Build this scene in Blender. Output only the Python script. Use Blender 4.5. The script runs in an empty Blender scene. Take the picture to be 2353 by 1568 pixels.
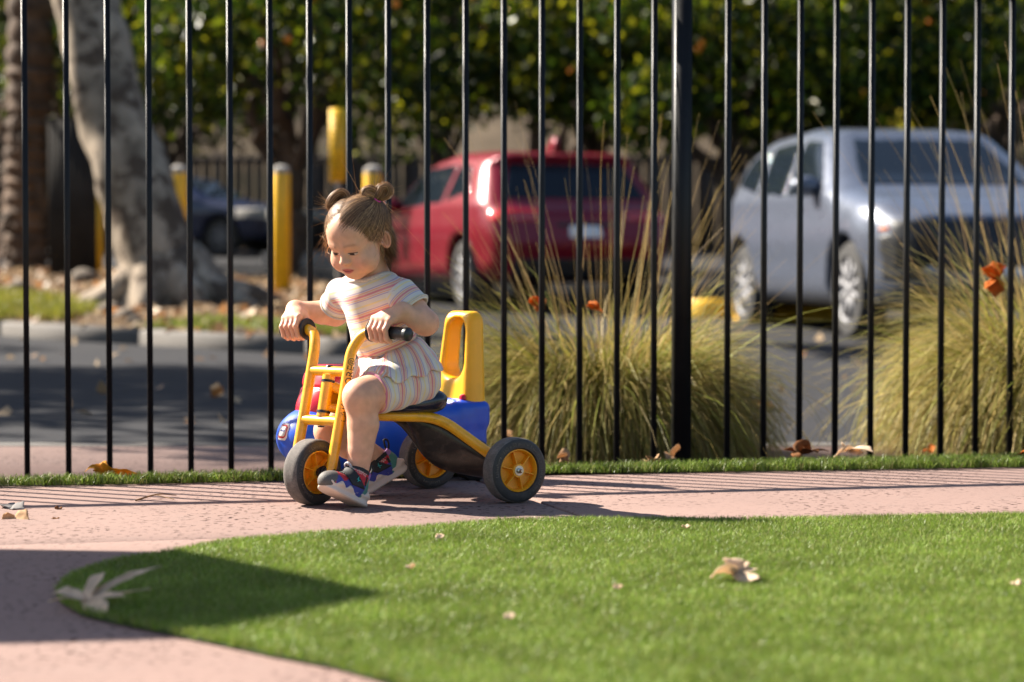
import bpy, bmesh, math, random
import numpy as np
from mathutils import Vector, Matrix

R = math.radians
scene = bpy.context.scene
C = scene.collection
rng = np.random.default_rng(7)
random.seed(7)

# ------------------------------------------------------------------ camera, sky, sun, exposure
FOC = 5192.0                      # focal length in units of a 2353-unit-wide frame
CAM_H = 0.586
PITCH = math.atan(179.0 / FOC)
cam_d = bpy.data.cameras.new('camera')
cam = bpy.data.objects.new('camera', cam_d); C.objects.link(cam)
cam.location = (0, 0, CAM_H); cam.rotation_euler = (math.pi / 2 - PITCH, 0, 0)
cam_d.sensor_width = 36.0; cam_d.lens = FOC / 2353.0 * 36.0
cam_d.clip_start = 0.05; cam_d.clip_end = 2000
cam_d.dof.use_dof = True; cam_d.dof.focus_distance = 5.5; cam_d.dof.aperture_fstop = 2.8
scene.camera = cam

SUN_EL, SUN_AZ = R(37), R(-61)   # behind and to the left
world = bpy.data.worlds.new('World'); scene.world = world; world.use_nodes = True
wn = world.node_tree.nodes; bg = wn['Background']
sky = wn.new('ShaderNodeTexSky'); sky.sky_type = 'NISHITA'; sky.sun_disc = False
sky.sun_elevation = SUN_EL; sky.sun_rotation = SUN_AZ; sky.altitude = 200; sky.dust_density = 1.5
world.node_tree.links.new(sky.outputs[0], bg.inputs[0]); bg.inputs[1].default_value = 0.05
sun_d = bpy.data.lights.new('sun', 'SUN'); sun_d.energy = 5.0; sun_d.angle = R(0.5); sun_d.color = (1.0, 0.92, 0.80)
sun = bpy.data.objects.new('sun', sun_d); C.objects.link(sun)
to_sun = Vector((math.sin(SUN_AZ) * math.cos(SUN_EL), math.cos(SUN_AZ) * math.cos(SUN_EL), math.sin(SUN_EL)))
sun.rotation_euler = to_sun.to_track_quat('Z', 'Y').to_euler(); sun.location = (-6, 6, 9)
vs = scene.view_settings
vs.view_transform = 'Standard'; vs.look = 'None'; vs.exposure = 1.85; vs.gamma = 1.0; vs.use_curve_mapping = False
scene.render.engine = 'CYCLES'
scene.cycles.use_denoising = True
scene.cycles.max_bounces = 8; scene.cycles.transparent_max_bounces = 8
scene.cycles.sample_clamp_indirect = 6.0
scene.cycles.caustics_reflective = False; scene.cycles.caustics_refractive = False

_cp, _sp = math.cos(PITCH), math.sin(PITCH)
def at(x, y, Y):
    """world point at distance Y seen at (x, y) of a 2353 x 1568 frame"""
    xc, yc = (x - 1176.5) / FOC, -(y - 784.0) / FOC
    t = Y / (_cp + yc * _sp)
    return np.array([xc * t, Y, CAM_H + t * (-_sp + yc * _cp)])
def gnd(x, y, z=0.0):
    """world point on the level z"""
    xc, yc = (x - 1176.5) / FOC, -(y - 784.0) / FOC
    t = (z - CAM_H) / (-_sp + yc * _cp)
    return np.array([xc * t, t * (_cp + yc * _sp), z])
def roadz(Y):
    """level of the ground beyond the playground"""
    Y = np.asarray(Y, float)
    return np.where(Y < 17.5, -0.09 + 0.0105 * (Y - 8.5), 0.0045 + 0.03 * (Y - 17.5))
ZZ = np.array([0, 0, 1.0])
# ------------------------------------------------------------------ materials
MATS = {}
def nodes_of(name):
    m = bpy.data.materials.new(name); m.use_nodes = True
    nt = m.node_tree; b = nt.nodes['Principled BSDF']
    return m, nt, nt.nodes, nt.links, b
def rgb(c): return (c[0], c[1], c[2], 1.0)
def pbr(name, col, rough=0.5, metal=0.0, var=0.12, vs_=15.0, bump=0.0, bs=200.0, spec=0.5, coat=0.0, sss=0.0,
        dirt=None, dirt_amt=0.3, ds=8.0, attr=None, transl=0.0, rvar=0.1, sheen=0.0, dlo=0.5, dhi=0.75):
    if name in MATS: return MATS[name]
    m, nt, N, L, b = nodes_of(name)
    tc = N.new('ShaderNodeTexCoord')
    nz = N.new('ShaderNodeTexNoise'); nz.inputs['Scale'].default_value = vs_; nz.inputs['Detail'].default_value = 5
    L.new(tc.outputs['Object'], nz.inputs['Vector'])
    mix = N.new('ShaderNodeMix'); mix.data_type = 'RGBA'; mix.blend_type = 'MULTIPLY'; mix.inputs[0].default_value = 1.0
    cr = N.new('ShaderNodeMapRange'); cr.inputs[3].default_value = 1 - var; cr.inputs[4].default_value = 1 + var
    cr.inputs[1].default_value = 0.3; cr.inputs[2].default_value = 0.7
    L.new(nz.outputs[0], cr.inputs[0]); L.new(cr.outputs[0], mix.inputs[7])
    if attr:
        a = N.new('ShaderNodeAttribute'); a.attribute_name = attr; L.new(a.outputs['Color'], mix.inputs[6])
    else:
        mix.inputs[6].default_value = rgb(col)
    out = mix.outputs[2]
    if dirt:
        n2 = N.new('ShaderNodeTexNoise'); n2.inputs['Scale'].default_value = ds; n2.inputs['Detail'].default_value = 8
        n2.inputs['Roughness'].default_value = 0.7
        L.new(tc.outputs['Object'], n2.inputs['Vector'])
        r2 = N.new('ShaderNodeMapRange'); r2.inputs[1].default_value = dlo; r2.inputs[2].default_value = dhi
        r2.inputs[4].default_value = dirt_amt; L.new(n2.outputs[0], r2.inputs[0])
        m2 = N.new('ShaderNodeMix'); m2.data_type = 'RGBA'; L.new(r2.outputs[0], m2.inputs[0])
        L.new(out, m2.inputs[6]); m2.inputs[7].default_value = rgb(dirt); out = m2.outputs[2]
    L.new(out, b.inputs['Base Color'])
    rr = N.new('ShaderNodeMapRange'); rr.inputs[3].default_value = max(0.02, rough - rvar); rr.inputs[4].default_value = min(1, rough + rvar)
    L.new(nz.outputs[0], rr.inputs[0]); L.new(rr.outputs[0], b.inputs['Roughness'])
    b.inputs['Metallic'].default_value = metal; b.inputs['Specular IOR Level'].default_value = spec
    b.inputs['Coat Weight'].default_value = coat; b.inputs['Coat Roughness'].default_value = 0.08
    b.inputs['Sheen Weight'].default_value = sheen
    if sss:
        b.inputs['Subsurface Weight'].default_value = sss; b.inputs['Subsurface Radius'].default_value = (1.0, 0.35, 0.2)
        b.inputs['Subsurface Scale'].default_value = 0.008
    if bump:
        n3 = N.new('ShaderNodeTexNoise'); n3.inputs['Scale'].default_value = bs; n3.inputs['Detail'].default_value = 4
        L.new(tc.outputs['Object'], n3.inputs['Vector'])
        bp = N.new('ShaderNodeBump'); bp.inputs['Strength'].default_value = bump; bp.inputs['Distance'].default_value = 0.002
        L.new(n3.outputs[0], bp.inputs['Height']); L.new(bp.outputs[0], b.inputs['Normal'])
    if transl:
        t = N.new('ShaderNodeBsdfTranslucent'); L.new(out, t.inputs[0])
        ms = N.new('ShaderNodeMixShader'); ms.inputs[0].default_value = transl
        L.new(b.outputs[0], ms.inputs[1]); L.new(t.outputs[0], ms.inputs[2])
        L.new(ms.outputs[0], N['Material Output'].inputs[0])
    MATS[name] = m
    return m

# ------------------------------------------------------------------ objects
def put(o, parent=None, label=None, cat=None, group=None, kind=None):
    if o.name not in C.objects: C.objects.link(o)
    if parent is not None: o.parent = parent
    if label: o['label'] = label
    if cat: o['category'] = cat
    if group: o['group'] = group
    if kind: o['kind'] = kind
    return o
def empty(name, loc, label, cat, group=None, rz=0.0):
    o = bpy.data.objects.new(name, None); o.empty_display_size = 0.1
    o.location = loc; o.rotation_euler = (0, 0, rz)
    put(o, None, label, cat, group)
    bpy.context.view_layer.update()
    return o
def mesh_np(name, V, F, smooth=True, cols=None, u=None):
    """V (n,3), F list of arrays of quads / tris (or one array)"""
    me = bpy.data.meshes.new(name)
    V = np.asarray(V, np.float32)
    Fs = F if isinstance(F, list) else [F]
    Fs = [np.asarray(f, np.int32) for f in Fs if len(f)]
    me.vertices.add(len(V)); me.vertices.foreach_set('co', V.ravel())
    nl = sum(f.size for f in Fs); npoly = sum(len(f) for f in Fs)
    me.loops.add(nl); me.loops.foreach_set('vertex_index', np.concatenate([f.ravel() for f in Fs]))
    me.polygons.add(npoly)
    tot = np.concatenate([np.full(len(f), f.shape[1], np.int32) for f in Fs])
    st = np.zeros(npoly, np.int32); st[1:] = np.cumsum(tot)[:-1]
    me.polygons.foreach_set('loop_start', st)
    me.update(calc_edges=True); me.validate()
    if smooth: me.polygons.foreach_set('use_smooth', np.ones(len(me.polygons), bool))
    if cols is not None:
        a = me.attributes.new('col', 'FLOAT_COLOR', 'POINT')
        c = np.ones((len(V), 4), np.float32); c[:, :3] = cols; a.data.foreach_set('color', c.ravel())
    if u is not None:
        a = me.attributes.new('u', 'FLOAT', 'POINT'); a.data.foreach_set('value', np.asarray(u, np.float32))
    return me
def obj(name, me, m=None, parent=None, world=True, **k):
    """mesh given in world coordinates; kept in place under its parent"""
    o = bpy.data.objects.new(name, me)
    if m is not None and not me.materials:
        for q in (m if isinstance(m, (list, tuple)) else [m]): me.materials.append(q)
    put(o, parent, **k)
    if parent is not None and world:
        p = parent; M = p.matrix_basis.copy()
        while p.parent: p = p.parent; M = p.matrix_basis @ M
        o.matrix_basis = M.inverted()
    return o
class MB:
    """collects shapes into one mesh"""
    def __init__(s): s.V = []; s.F4 = []; s.F3 = []; s.n = 0
    def add(s, V, F4=None, F3=None):
        V = np.asarray(V, float).reshape(-1, 3)
        if F4 is not None and len(F4): s.F4.append(np.asarray(F4, int) + s.n)
        if F3 is not None and len(F3): s.F3.append(np.asarray(F3, int) + s.n)
        s.V.append(V); s.n += len(V); return s
    def box(s, c, size, axes=None):
        c = np.asarray(c, float); h = np.asarray(size, float) / 2
        ax = np.eye(3) if axes is None else np.asarray(axes, float)
        q = np.array([[i, j, k] for i in (-1, 1) for j in (-1, 1) for k in (-1, 1)], float) * h
        return s.add(c + q @ ax, [[0, 1, 3, 2], [4, 6, 7, 5], [0, 4, 5, 1], [2, 3, 7, 6], [0, 2, 6, 4], [1, 5, 7, 3]])
    def tube(s, P, r, seg=14, cap=True, flat=1.0, ref=None):
        P = np.asarray(P, float); n = len(P)
        r = np.full(n, r, float) if np.isscalar(r) else np.asarray(r, float)
        T = np.gradient(P, axis=0); T /= np.linalg.norm(T, axis=1)[:, None] + 1e-12
        a = np.array([0, 0, 1.0]) if ref is None else np.asarray(ref, float)
        if abs(T[0] @ a) > 0.95: a = np.array([1.0, 0, 0])
        x = np.cross(T[0], a); x /= np.linalg.norm(x)
        th = np.linspace(0, 2 * np.pi, seg, endpoint=False); V = []
        for i in range(n):
            x = x - T[i] * (x @ T[i]); x /= np.linalg.norm(x) + 1e-12; y = np.cross(T[i], x)
            V.append(P[i] + r[i] * (np.cos(th)[:, None] * x + flat * np.sin(th)[:, None] * y))
        V = np.concatenate(V); F = []
        i = np.arange(n - 1)[:, None] * seg; j = np.arange(seg)[None]; j2 = (j + 1) % seg
        F = np.stack([i + j, i + j2, i + seg + j2, i + seg + j], -1).reshape(-1, 4)
        F3 = []
        if cap:
            V = np.concatenate([V, P[:1], P[-1:]]); a0, a1 = n * seg, n * seg + 1
            F3 = [[a0, (k + 1) % seg, k] for k in range(seg)] + [[a1, (n - 1) * seg + k, (n - 1) * seg + (k + 1) % seg] for k in range(seg)]
        return s.add(V, F, F3)
    def lathe(s, prof, o, ax, seg=40, closed=False):
        """profile (radius, along) turned about ax through o"""
        o = np.asarray(o, float); ax = np.asarray(ax, float) / np.linalg.norm(ax)
        a = np.array([0, 0, 1.0]) if abs(ax[2]) < 0.9 else np.array([1.0, 0, 0])
        x = np.cross(ax, a); x /= np.linalg.norm(x); y = np.cross(ax, x)
        th = np.linspace(0, 2 * np.pi, seg, endpoint=False)
        V = np.concatenate([o + ax * h + r * (np.cos(th)[:, None] * x + np.sin(th)[:, None] * y) for r, h in prof])
        n = len(prof); rows = n if closed else n - 1
        i = np.arange(rows)[:, None] * seg; i2 = (np.arange(rows)[:, None] + 1) % n * seg
        j = np.arange(seg)[None]; j2 = (j + 1) % seg
        return s.add(V, np.stack([i + j, i2 + j, i2 + j2, i + j2], -1).reshape(-1, 4))
    def prism(s, poly, z0, z1):
        """polygon (x, y) from z0 to z1, fanned"""
        p = np.asarray(poly, float); n = len(p)
        V = np.concatenate([np.c_[p, np.full(n, z0)], np.c_[p, np.full(n, z1)]])
        F4 = [[i, (i + 1) % n, n + (i + 1) % n, n + i] for i in range(n)]
        return s.add(V, F4, [[n, n + i, n + i + 1] for i in range(1, n - 1)] + [[0, i + 1, i] for i in range(1, n - 1)])
    def mesh(s, name, smooth=False, auto=None):
        F = []
        if s.F4: F.append(np.concatenate(s.F4))
        if s.F3: F.append(np.concatenate(s.F3))
        me = mesh_np(name, np.concatenate(s.V), F, smooth)
        bm = bmesh.new(); bm.from_mesh(me); bmesh.ops.recalc_face_normals(bm, faces=bm.faces)
        if auto is not None:
            for e in bm.edges:
                if len(e.link_faces) == 2 and e.calc_face_angle(0) > R(auto): e.smooth = False
        bm.to_mesh(me); bm.free()
        return me
    def build(s, name, m, parent=None, smooth=False, auto=40, **k):
        return obj(name, s.mesh(name, smooth, auto if smooth else None), m, parent, **k)
def curve_pts(P, n=40):
    """Catmull-Rom through P"""
    P = np.asarray(P, float); Q = np.vstack([2 * P[0] - P[1], P, 2 * P[-1] - P[-2]]); out = []
    m = len(P) - 1
    for t in np.linspace(0, m, n):
        i = min(int(t), m - 1); f = t - i; p0, p1, p2, p3 = Q[i:i + 4]
        out.append(0.5 * (2 * p1 + (p2 - p0) * f + (2 * p0 - 5 * p1 + 4 * p2 - p3) * f * f + (3 * p1 - p0 - 3 * p2 + p3) * f ** 3))
    return np.array(out)
def bend(P, rad=0.04, n=8):
    """polyline with rounded corners"""
    P = [np.asarray(p, float) for p in P]; out = [P[0]]
    for a, b, c in zip(P, P[1:], P[2:]):
        u, v = a - b, c - b; lu, lv = np.linalg.norm(u), np.linalg.norm(v); d = min(rad, lu * 0.48, lv * 0.48)
        p, q = b + u / lu * d, b + v / lv * d
        for t in np.linspace(0, 1, n): out.append((1 - t) ** 2 * p + 2 * t * (1 - t) * b + t * t * q)
    out.append(P[-1]); return np.array(out)
def text_np(txt, size, depth=0.0004, res=2):
    cu = bpy.data.curves.new('lettering', 'FONT'); cu.body = txt; cu.size = size; cu.extrude = depth; cu.resolution_u = res
    cu.align_x = 'CENTER'; cu.align_y = 'CENTER'
    o = bpy.data.objects.new('lettering', cu); C.objects.link(o)
    dg = bpy.context.evaluated_depsgraph_get(); me = bpy.data.meshes.new_from_object(o.evaluated_get(dg))
    bpy.data.objects.remove(o); bpy.data.curves.remove(cu)
    return me
def remap(me, fn):
    V = np.empty(len(me.vertices) * 3, np.float32); me.vertices.foreach_get('co', V)
    me.vertices.foreach_set('co', np.asarray(fn(V.reshape(-1, 3)), np.float32).ravel()); me.update(); return me

# ------------------------------------------------------------------ implicit shapes, meshed by surface nets
def nrm(v): v = np.asarray(v, float); return v / np.linalg.norm(v)
def smin(a, b, k):
    if k <= 0: return np.minimum(a, b)
    h = np.clip(0.5 + 0.5 * (b - a) / k, 0, 1); return b + (a - b) * h - k * h * (1 - h)
def smax(a, b, k): return -smin(-a, -b, k)
def d_cone(P, a, b, r1, r2):
    a = np.asarray(a, float); ab = np.asarray(b, float) - a
    t = np.clip(((P - a) @ ab) / (ab @ ab), 0, 1)
    return np.linalg.norm(P - a - t[:, None] * ab, axis=1) - (r1 + (r2 - r1) * t)
def d_ell(P, c, r, M=None):
    q = P - np.asarray(c, float)
    if M is not None: q = q @ np.asarray(M, float).T
    r = np.asarray(r, float); k0 = np.linalg.norm(q / r, axis=1); k1 = np.linalg.norm(q / r ** 2, axis=1)
    return np.where(k0 < 1e-6, -r.min(), k0 * (k0 - 1) / np.maximum(k1, 1e-9))
def d_box(P, c, h, rad=0.0, M=None):
    q = P - np.asarray(c, float)
    if M is not None: q = q @ np.asarray(M, float).T
    q = np.abs(q) - (np.asarray(h, float) - rad)
    return np.linalg.norm(np.maximum(q, 0), axis=1) + np.minimum(q.max(1), 0) - rad
class SDF:
    def __init__(s): s.ops = []
    def op(s, mode, fn, k=0.0, c=None, r=None):
        s.ops.append((mode, k, fn, None if c is None else np.asarray(c, float), r)); return s
    def cone(s, a, b, r1, r2=None, k=0.0, mode='u'):
        r2 = r1 if r2 is None else r2; a = np.asarray(a, float); b = np.asarray(b, float)
        return s.op(mode, lambda P: d_cone(P, a, b, r1, r2), k, (a + b) / 2, np.linalg.norm(b - a) / 2 + max(r1, r2))
    def chain(s, pts, rs, k=0.0):
        for i in range(len(pts) - 1): s.cone(pts[i], pts[i + 1], rs[i], rs[i + 1], k if i == 0 else min(k, 0.004))
        return s
    def ell(s, c, r, M=None, k=0.0, mode='u'): return s.op(mode, lambda P: d_ell(P, c, r, M), k, c, max(r))
    def box(s, c, h, rad=0.0, M=None, k=0.0, mode='u'): return s.op(mode, lambda P: d_box(P, c, h, rad, M), k, c, float(np.linalg.norm(h)))
    def __call__(s, P):
        lo, hi = P.min(0), P.max(0); d = np.full(len(P), 1.0)
        for mode, k, fn, c, r in s.ops:
            if c is not None and np.linalg.norm(np.maximum(np.maximum(lo - c, c - hi), 0)) > r + k + 0.05: continue
            v = fn(P)
            d = smin(d, v, k) if mode == 'u' else smax(d, -v, k) if mode == 's' else smax(d, v, k)
        return d
def sdf_mesh(fn, lo, hi, h, B=8, margin=0.012):
    lo = np.asarray(lo, float); nb = np.ceil((np.asarray(hi, float) - lo) / (h * B)).astype(int); n = nb * B
    D = np.empty(n, np.float32)
    ib = np.stack(np.meshgrid(*[np.arange(k) for k in nb], indexing='ij'), -1).reshape(-1, 3)
    dc = fn(lo + (ib * B + (B - 1) / 2) * h)
    Dv = D.reshape(nb[0], B, nb[1], B, nb[2], B)
    Dv[:] = np.where(dc < 0, -1, 1).reshape(nb)[:, None, :, None, :, None]
    act = ib[np.abs(dc) < B * h * 0.9 + margin]
    off = np.stack(np.meshgrid(*[np.arange(B)] * 3, indexing='ij'), -1).reshape(-1, 3)
    key = (act // 4) @ np.array([10 ** 8, 10 ** 4, 1]); act = act[np.argsort(key, kind='stable')]; key = np.sort(key)
    for g in np.split(act, np.flatnonzero(np.diff(key)) + 1):
        if not len(g): continue
        P = (lo + (g[:, None] * B + off[None]) * h).reshape(-1, 3)
        v = fn(P).reshape(len(g), B, B, B)
        Dv[g[:, 0], :, g[:, 1], :, g[:, 2], :] = v
    S = D < 0
    k8 = [S[i:n[0] - 1 + i, j:n[1] - 1 + j, k:n[2] - 1 + k] for i in (0, 1) for j in (0, 1) for k in (0, 1)]
    a = k8[0].copy(); o = k8[0].copy()
    for q in k8[1:]: a &= q; o |= q
    cells = np.argwhere(o & ~a)
    cn = np.array([[i, j, k] for i in (0, 1) for j in (0, 1) for k in (0, 1)])
    val = np.stack([D[tuple((cells + c).T)] for c in cn], 1).astype(float)
    acc = np.zeros((len(cells), 3)); cnt = np.zeros(len(cells))
    for p in range(8):
        for q in range(p + 1, 8):
            if np.abs(cn[p] - cn[q]).sum() != 1: continue
            m = (val[:, p] < 0) != (val[:, q] < 0)
            t = val[m, p] / (val[m, p] - val[m, q])
            acc[m] += cn[p] + t[:, None] * (cn[q] - cn[p]); cnt[m] += 1
    V = lo + (cells + acc / cnt[:, None]) * h
    flat = lambda c: (c[:, 0] * n[1] + c[:, 1]) * n[2] + c[:, 2]
    ids = flat(cells); F = []
    for ax in range(3):
        sl0 = [slice(None)] * 3; sl1 = [slice(None)] * 3; sl0[ax] = slice(0, -1); sl1[ax] = slice(1, None)
        s0, s1 = S[tuple(sl0)], S[tuple(sl1)]
        e = np.argwhere(s0 != s1); b_, c_ = (ax + 1) % 3, (ax + 2) % 3
        e = e[(e[:, b_] > 0) & (e[:, c_] > 0) & (e[:, b_] < n[b_] - 1) & (e[:, c_] < n[c_] - 1)]
        sg = S[tuple(e.T)]
        q = []
        for db, dc_ in ((-1, -1), (0, -1), (0, 0), (-1, 0)):
            t = e.copy(); t[:, b_] += db; t[:, c_] += dc_; q.append(np.searchsorted(ids, flat(t)))
        q = np.stack(q, 1); q[~sg] = q[~sg][:, ::-1]; F.append(q)
    F = np.concatenate(F)
    ok = (F < len(V)).all(1); return V, F[ok]
def sd_poly(x, y, poly):
    """signed distance to a polygon in 2-D"""
    p = np.asarray(poly, float); d = np.full(x.shape, 1e9); s = np.ones(x.shape)
    for i in range(len(p)):
        a, b = p[i], p[i - 1]; ex, ey = b - a; wx, wy = x - a[0], y - a[1]
        t = np.clip((wx * ex + wy * ey) / (ex * ex + ey * ey), 0, 1)
        d = np.minimum(d, (wx - ex * t) ** 2 + (wy - ey * t) ** 2)
        c1, c2, c3 = y >= a[1], y < b[1], ex * wy > ey * wx
        s = np.where((c1 & c2 & c3) | (~c1 & ~c2 & ~c3), -s, s)
    return s * np.sqrt(d)
def in_poly(x, y, poly): return sd_poly(np.asarray(x, float), np.asarray(y, float), poly) < 0
class Fr:
    """a local frame"""
    def __init__(s, o, x, y, z, sc=1.0): s.o = np.asarray(o, float); s.M = np.stack([nrm(x), nrm(y), nrm(z)]); s.sc = sc
    def p(s, *q): return s.o + s.sc * (np.asarray(q if len(q) > 1 else q[0], float) @ s.M)
    def inv(s, P): return (P - s.o) @ s.M.T / s.sc
# ------------------------------------------------------------------ ground materials
def concrete(name, col, pits=1.0, pit_scale=58.0):
    m, nt, N, L, b = nodes_of(name)
    tc = N.new('ShaderNodeTexCoord')
    def noise(sc, det=6, ro=0.6, w=None):
        n = N.new('ShaderNodeTexNoise'); n.inputs['Scale'].default_value = sc; n.inputs['Detail'].default_value = det
        n.inputs['Roughness'].default_value = ro; L.new(tc.outputs['Object'], n.inputs['Vector']); return n.outputs[0]
    def rng_(i, a, b_, c=0.0, d=1.0):
        r = N.new('ShaderNodeMapRange'); r.inputs[1].default_value = a; r.inputs[2].default_value = b_
        r.inputs[3].default_value = c; r.inputs[4].default_value = d; L.new(i, r.inputs[0]); return r.outputs[0]
    def mixc(f, A, B, mode='MIX'):
        x = N.new('ShaderNodeMix'); x.data_type = 'RGBA'; x.blend_type = mode
        if hasattr(f, 'name'): L.new(f, x.inputs[0])
        else: x.inputs[0].default_value = f
        for i, q in ((6, A), (7, B)):
            if isinstance(q, tuple): x.inputs[i].default_value = rgb(q)
            else: L.new(q, x.inputs[i])
        return x.outputs[2]
    big = rng_(noise(1.6, 7, 0.65), 0.3, 0.7)
    fine = rng_(noise(300, 3), 0.3, 0.7)
    c0 = mixc(big, tuple(q * 0.76 for q in col), tuple(min(1, q * 1.12) for q in col))
    c1 = mixc(fine, c0, tuple(min(1, q * 1.18) for q in col))
    c1 = mixc(rng_(noise(7, 8, 0.7), 0.56, 0.72, 0, 0.45), c1, (col[0] * 1.0, col[1] * 1.12, col[2] * 1.15))
    pit = rng_(noise(pit_scale, 2, 0.45), 0.605, 0.635)
    area = rng_(noise(2.3, 3), 0.40, 0.6, 0.15, 1.0)
    mul = N.new('ShaderNodeMath'); mul.operation = 'MULTIPLY'; L.new(pit, mul.inputs[0]); L.new(area, mul.inputs[1])
    m3 = N.new('ShaderNodeMath'); m3.operation = 'MULTIPLY'; L.new(mul.outputs[0], m3.inputs[0]); m3.inputs[1].default_value = pits
    c2 = mixc(m3.outputs[0], c1, (col[0] * 0.16, col[1] * 0.10, col[2] * 0.10))
    L.new(c2, b.inputs['Base Color']); b.inputs['Roughness'].default_value = 0.82; b.inputs['Specular IOR Level'].default_value = 0.12
    hs = N.new('ShaderNodeMath'); hs.operation = 'SUBTRACT'
    sm = N.new('ShaderNodeMath'); sm.operation = 'MULTIPLY'; L.new(fine, sm.inputs[0]); sm.inputs[1].default_value = 0.12
    L.new(sm.outputs[0], hs.inputs[0]); L.new(m3.outputs[0], hs.inputs[1])
    bp = N.new('ShaderNodeBump'); bp.inputs['Strength'].default_value = 0.7; bp.inputs['Distance'].default_value = 0.004
    L.new(hs.outputs[0], bp.inputs['Height']); L.new(bp.outputs[0], b.inputs['Normal'])
    return m
M_pink = concrete('pink_concrete', (0.225, 0.152, 0.131))
M_grey = concrete('grey_concrete', (0.108, 0.10, 0.093), 0.2, 30)
M_asph = pbr('asphalt', (0.032, 0.032, 0.035), 0.9, spec=0.08, var=0.3, vs_=90, bump=0.6, bs=160, dirt=(0.046, 0.045, 0.045), dirt_amt=0.6, ds=1.2)
M_soil = pbr('dry_soil', (0.10, 0.065, 0.037), 0.95, spec=0.1, var=0.45, vs_=2.5, bump=0.5, bs=40, dirt=(0.19, 0.13, 0.08), dirt_amt=0.6, ds=6)
M_under = pbr('turf_backing', (0.035, 0.06, 0.018), 0.95, var=0.3, vs_=60)

# ------------------------------------------------------------------ playground path: slabs with open joints
def clip(poly, a, b, c):
    """keep a x + b y <= c"""
    out = []
    for p, q in zip(poly, poly[1:] + poly[:1]):
        dp, dq = a * p[0] + b * p[1] - c, a * q[0] + b * q[1] - c
        if dp <= 0: out.append(p)
        if dp * dq < 0: t = dp / (dp - dq); out.append((p[0] + t * (q[0] - p[0]), p[1] + t * (q[1] - p[1])))
    return out
def line_of(p, q):
    d = np.array([q[0] - p[0], q[1] - p[1]]); n = np.array([-d[1], d[0]]) / np.linalg.norm(d); return n[0], n[1], n @ np.array(p[:2])
sb0, sb1 = gnd(0, 1098, 0.02), gnd(2353, 1045, 0.02)          # back edge of the turf strip
sf = [gnd(*p)[:2] for p in ((-400, 1127), (0, 1120), (332, 1115), (643, 1108), (960, 1098), (1263, 1091.5), (1723, 1086), (2353, 1076), (2900, 1067))]
la, lb, lc = line_of(sb0, sb1)
base = clip([(-6, 0.5), (6, 0.5), (6, 9.5), (-6, 9.5)], la, lb, lc)
j1 = line_of((0.0564, 5.577), (0.162, 5.218)); j2 = line_of((-1.062, 4.687), (-0.70, 4.775))
far = clip(base, -j2[0], -j2[1], -j2[2] - 0.002); near = clip(base, j2[0], j2[1], j2[2] - 0.002)
slabs = [clip(far, j1[0], j1[1], j1[2] - 0.005), clip(far, -j1[0], -j1[1], -j1[2] - 0.005), near]
path = None
mb = MB(); mb.prism(clip(base, la, lb, lc - 0.02), -0.3, -0.022)
path = mb.build('path', M_pink, kind='structure')
for i, s in enumerate(slabs):
    mb = MB(); mb.prism(s, -0.022, 0.0); me = mb.mesh('slab')
    bm = bmesh.new(); bm.from_mesh(me)
    es = [e for e in bm.edges if all(v.co.z > -0.001 for v in e.verts) and len(e.link_faces) == 2 and e.calc_face_angle(0) > 0.5]
    bmesh.ops.bevel(bm, geom=es, offset=0.005 if i < 2 else 0.001, segments=2, affect='EDGES', profile=0.5)
    bmesh.ops.subdivide_edges(bm, edges=[e for e in bm.edges if e.calc_length() > 1.0], cuts=10, use_grid_fill=True); bmesh.ops.triangulate(bm, faces=bm.faces)
    bmesh.ops.recalc_face_normals(bm, faces=bm.faces); bm.to_mesh(me); bm.free()
    obj('slab', me, M_pink, path)

# ------------------------------------------------------------------ artificial turf
def lawn_mat(name):
    m = pbr(name, (1, 1, 1), 0.42, attr='col', var=0.22, vs_=5, spec=0.2, transl=0.28)
    return m
M_turf = lawn_mat('turf_blades')
def blades(n, poly, bbox, hgt, wid, cols, zf=0.004, lean=0.6, dens=None):
    x = rng.uniform(bbox[0], bbox[1], n); y = rng.uniform(bbox[2], bbox[3], n)
    k = in_poly(x, y, poly)
    if dens is not None: k &= dens(x, y)
    x, y = x[k], y[k]; n = len(x)
    z = zf(x, y) if callable(zf) else np.full(n, zf)
    a = rng.uniform(0, 2 * np.pi, n); h = rng.uniform(hgt[0], hgt[1], n); w = rng.uniform(wid[0], wid[1], n)
    b = rng.uniform(0, 2 * np.pi, n); ln = np.abs(rng.normal(0, lean, n)) * h
    P = np.stack([x, y, z], 1); S = np.stack([np.cos(a), np.sin(a), 0 * a], 1) * w[:, None] / 2
    Ln = np.stack([np.cos(b), np.sin(b), 0 * b], 1) * ln[:, None]; Z = np.array([0, 0, 1.0])
    mid = P + Ln * 0.35 + Z * (h * 0.6)[:, None]; tip = P + Ln + Z * h[:, None]
    V = np.stack([P - S, P + S, mid - S * 0.85, mid + S * 0.85, tip], 1).reshape(-1, 3)
    i = np.arange(n)[:, None] * 5
    c = np.asarray(cols)[rng.integers(0, len(cols), n)] * rng.uniform(0.55, 1.35, (n, 1))
    return V, [i + np.array([[0, 1, 3, 2]]), i + np.array([[2, 3, 4]])], np.repeat(c, 5, 0)
TURF = [(0.155, 0.24, 0.024), (0.185, 0.28, 0.032), (0.24, 0.32, 0.06), (0.115, 0.185, 0.02), (0.28, 0.34, 0.10), (0.19, 0.27, 0.038), (0.30, 0.28, 0.10)]
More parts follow.
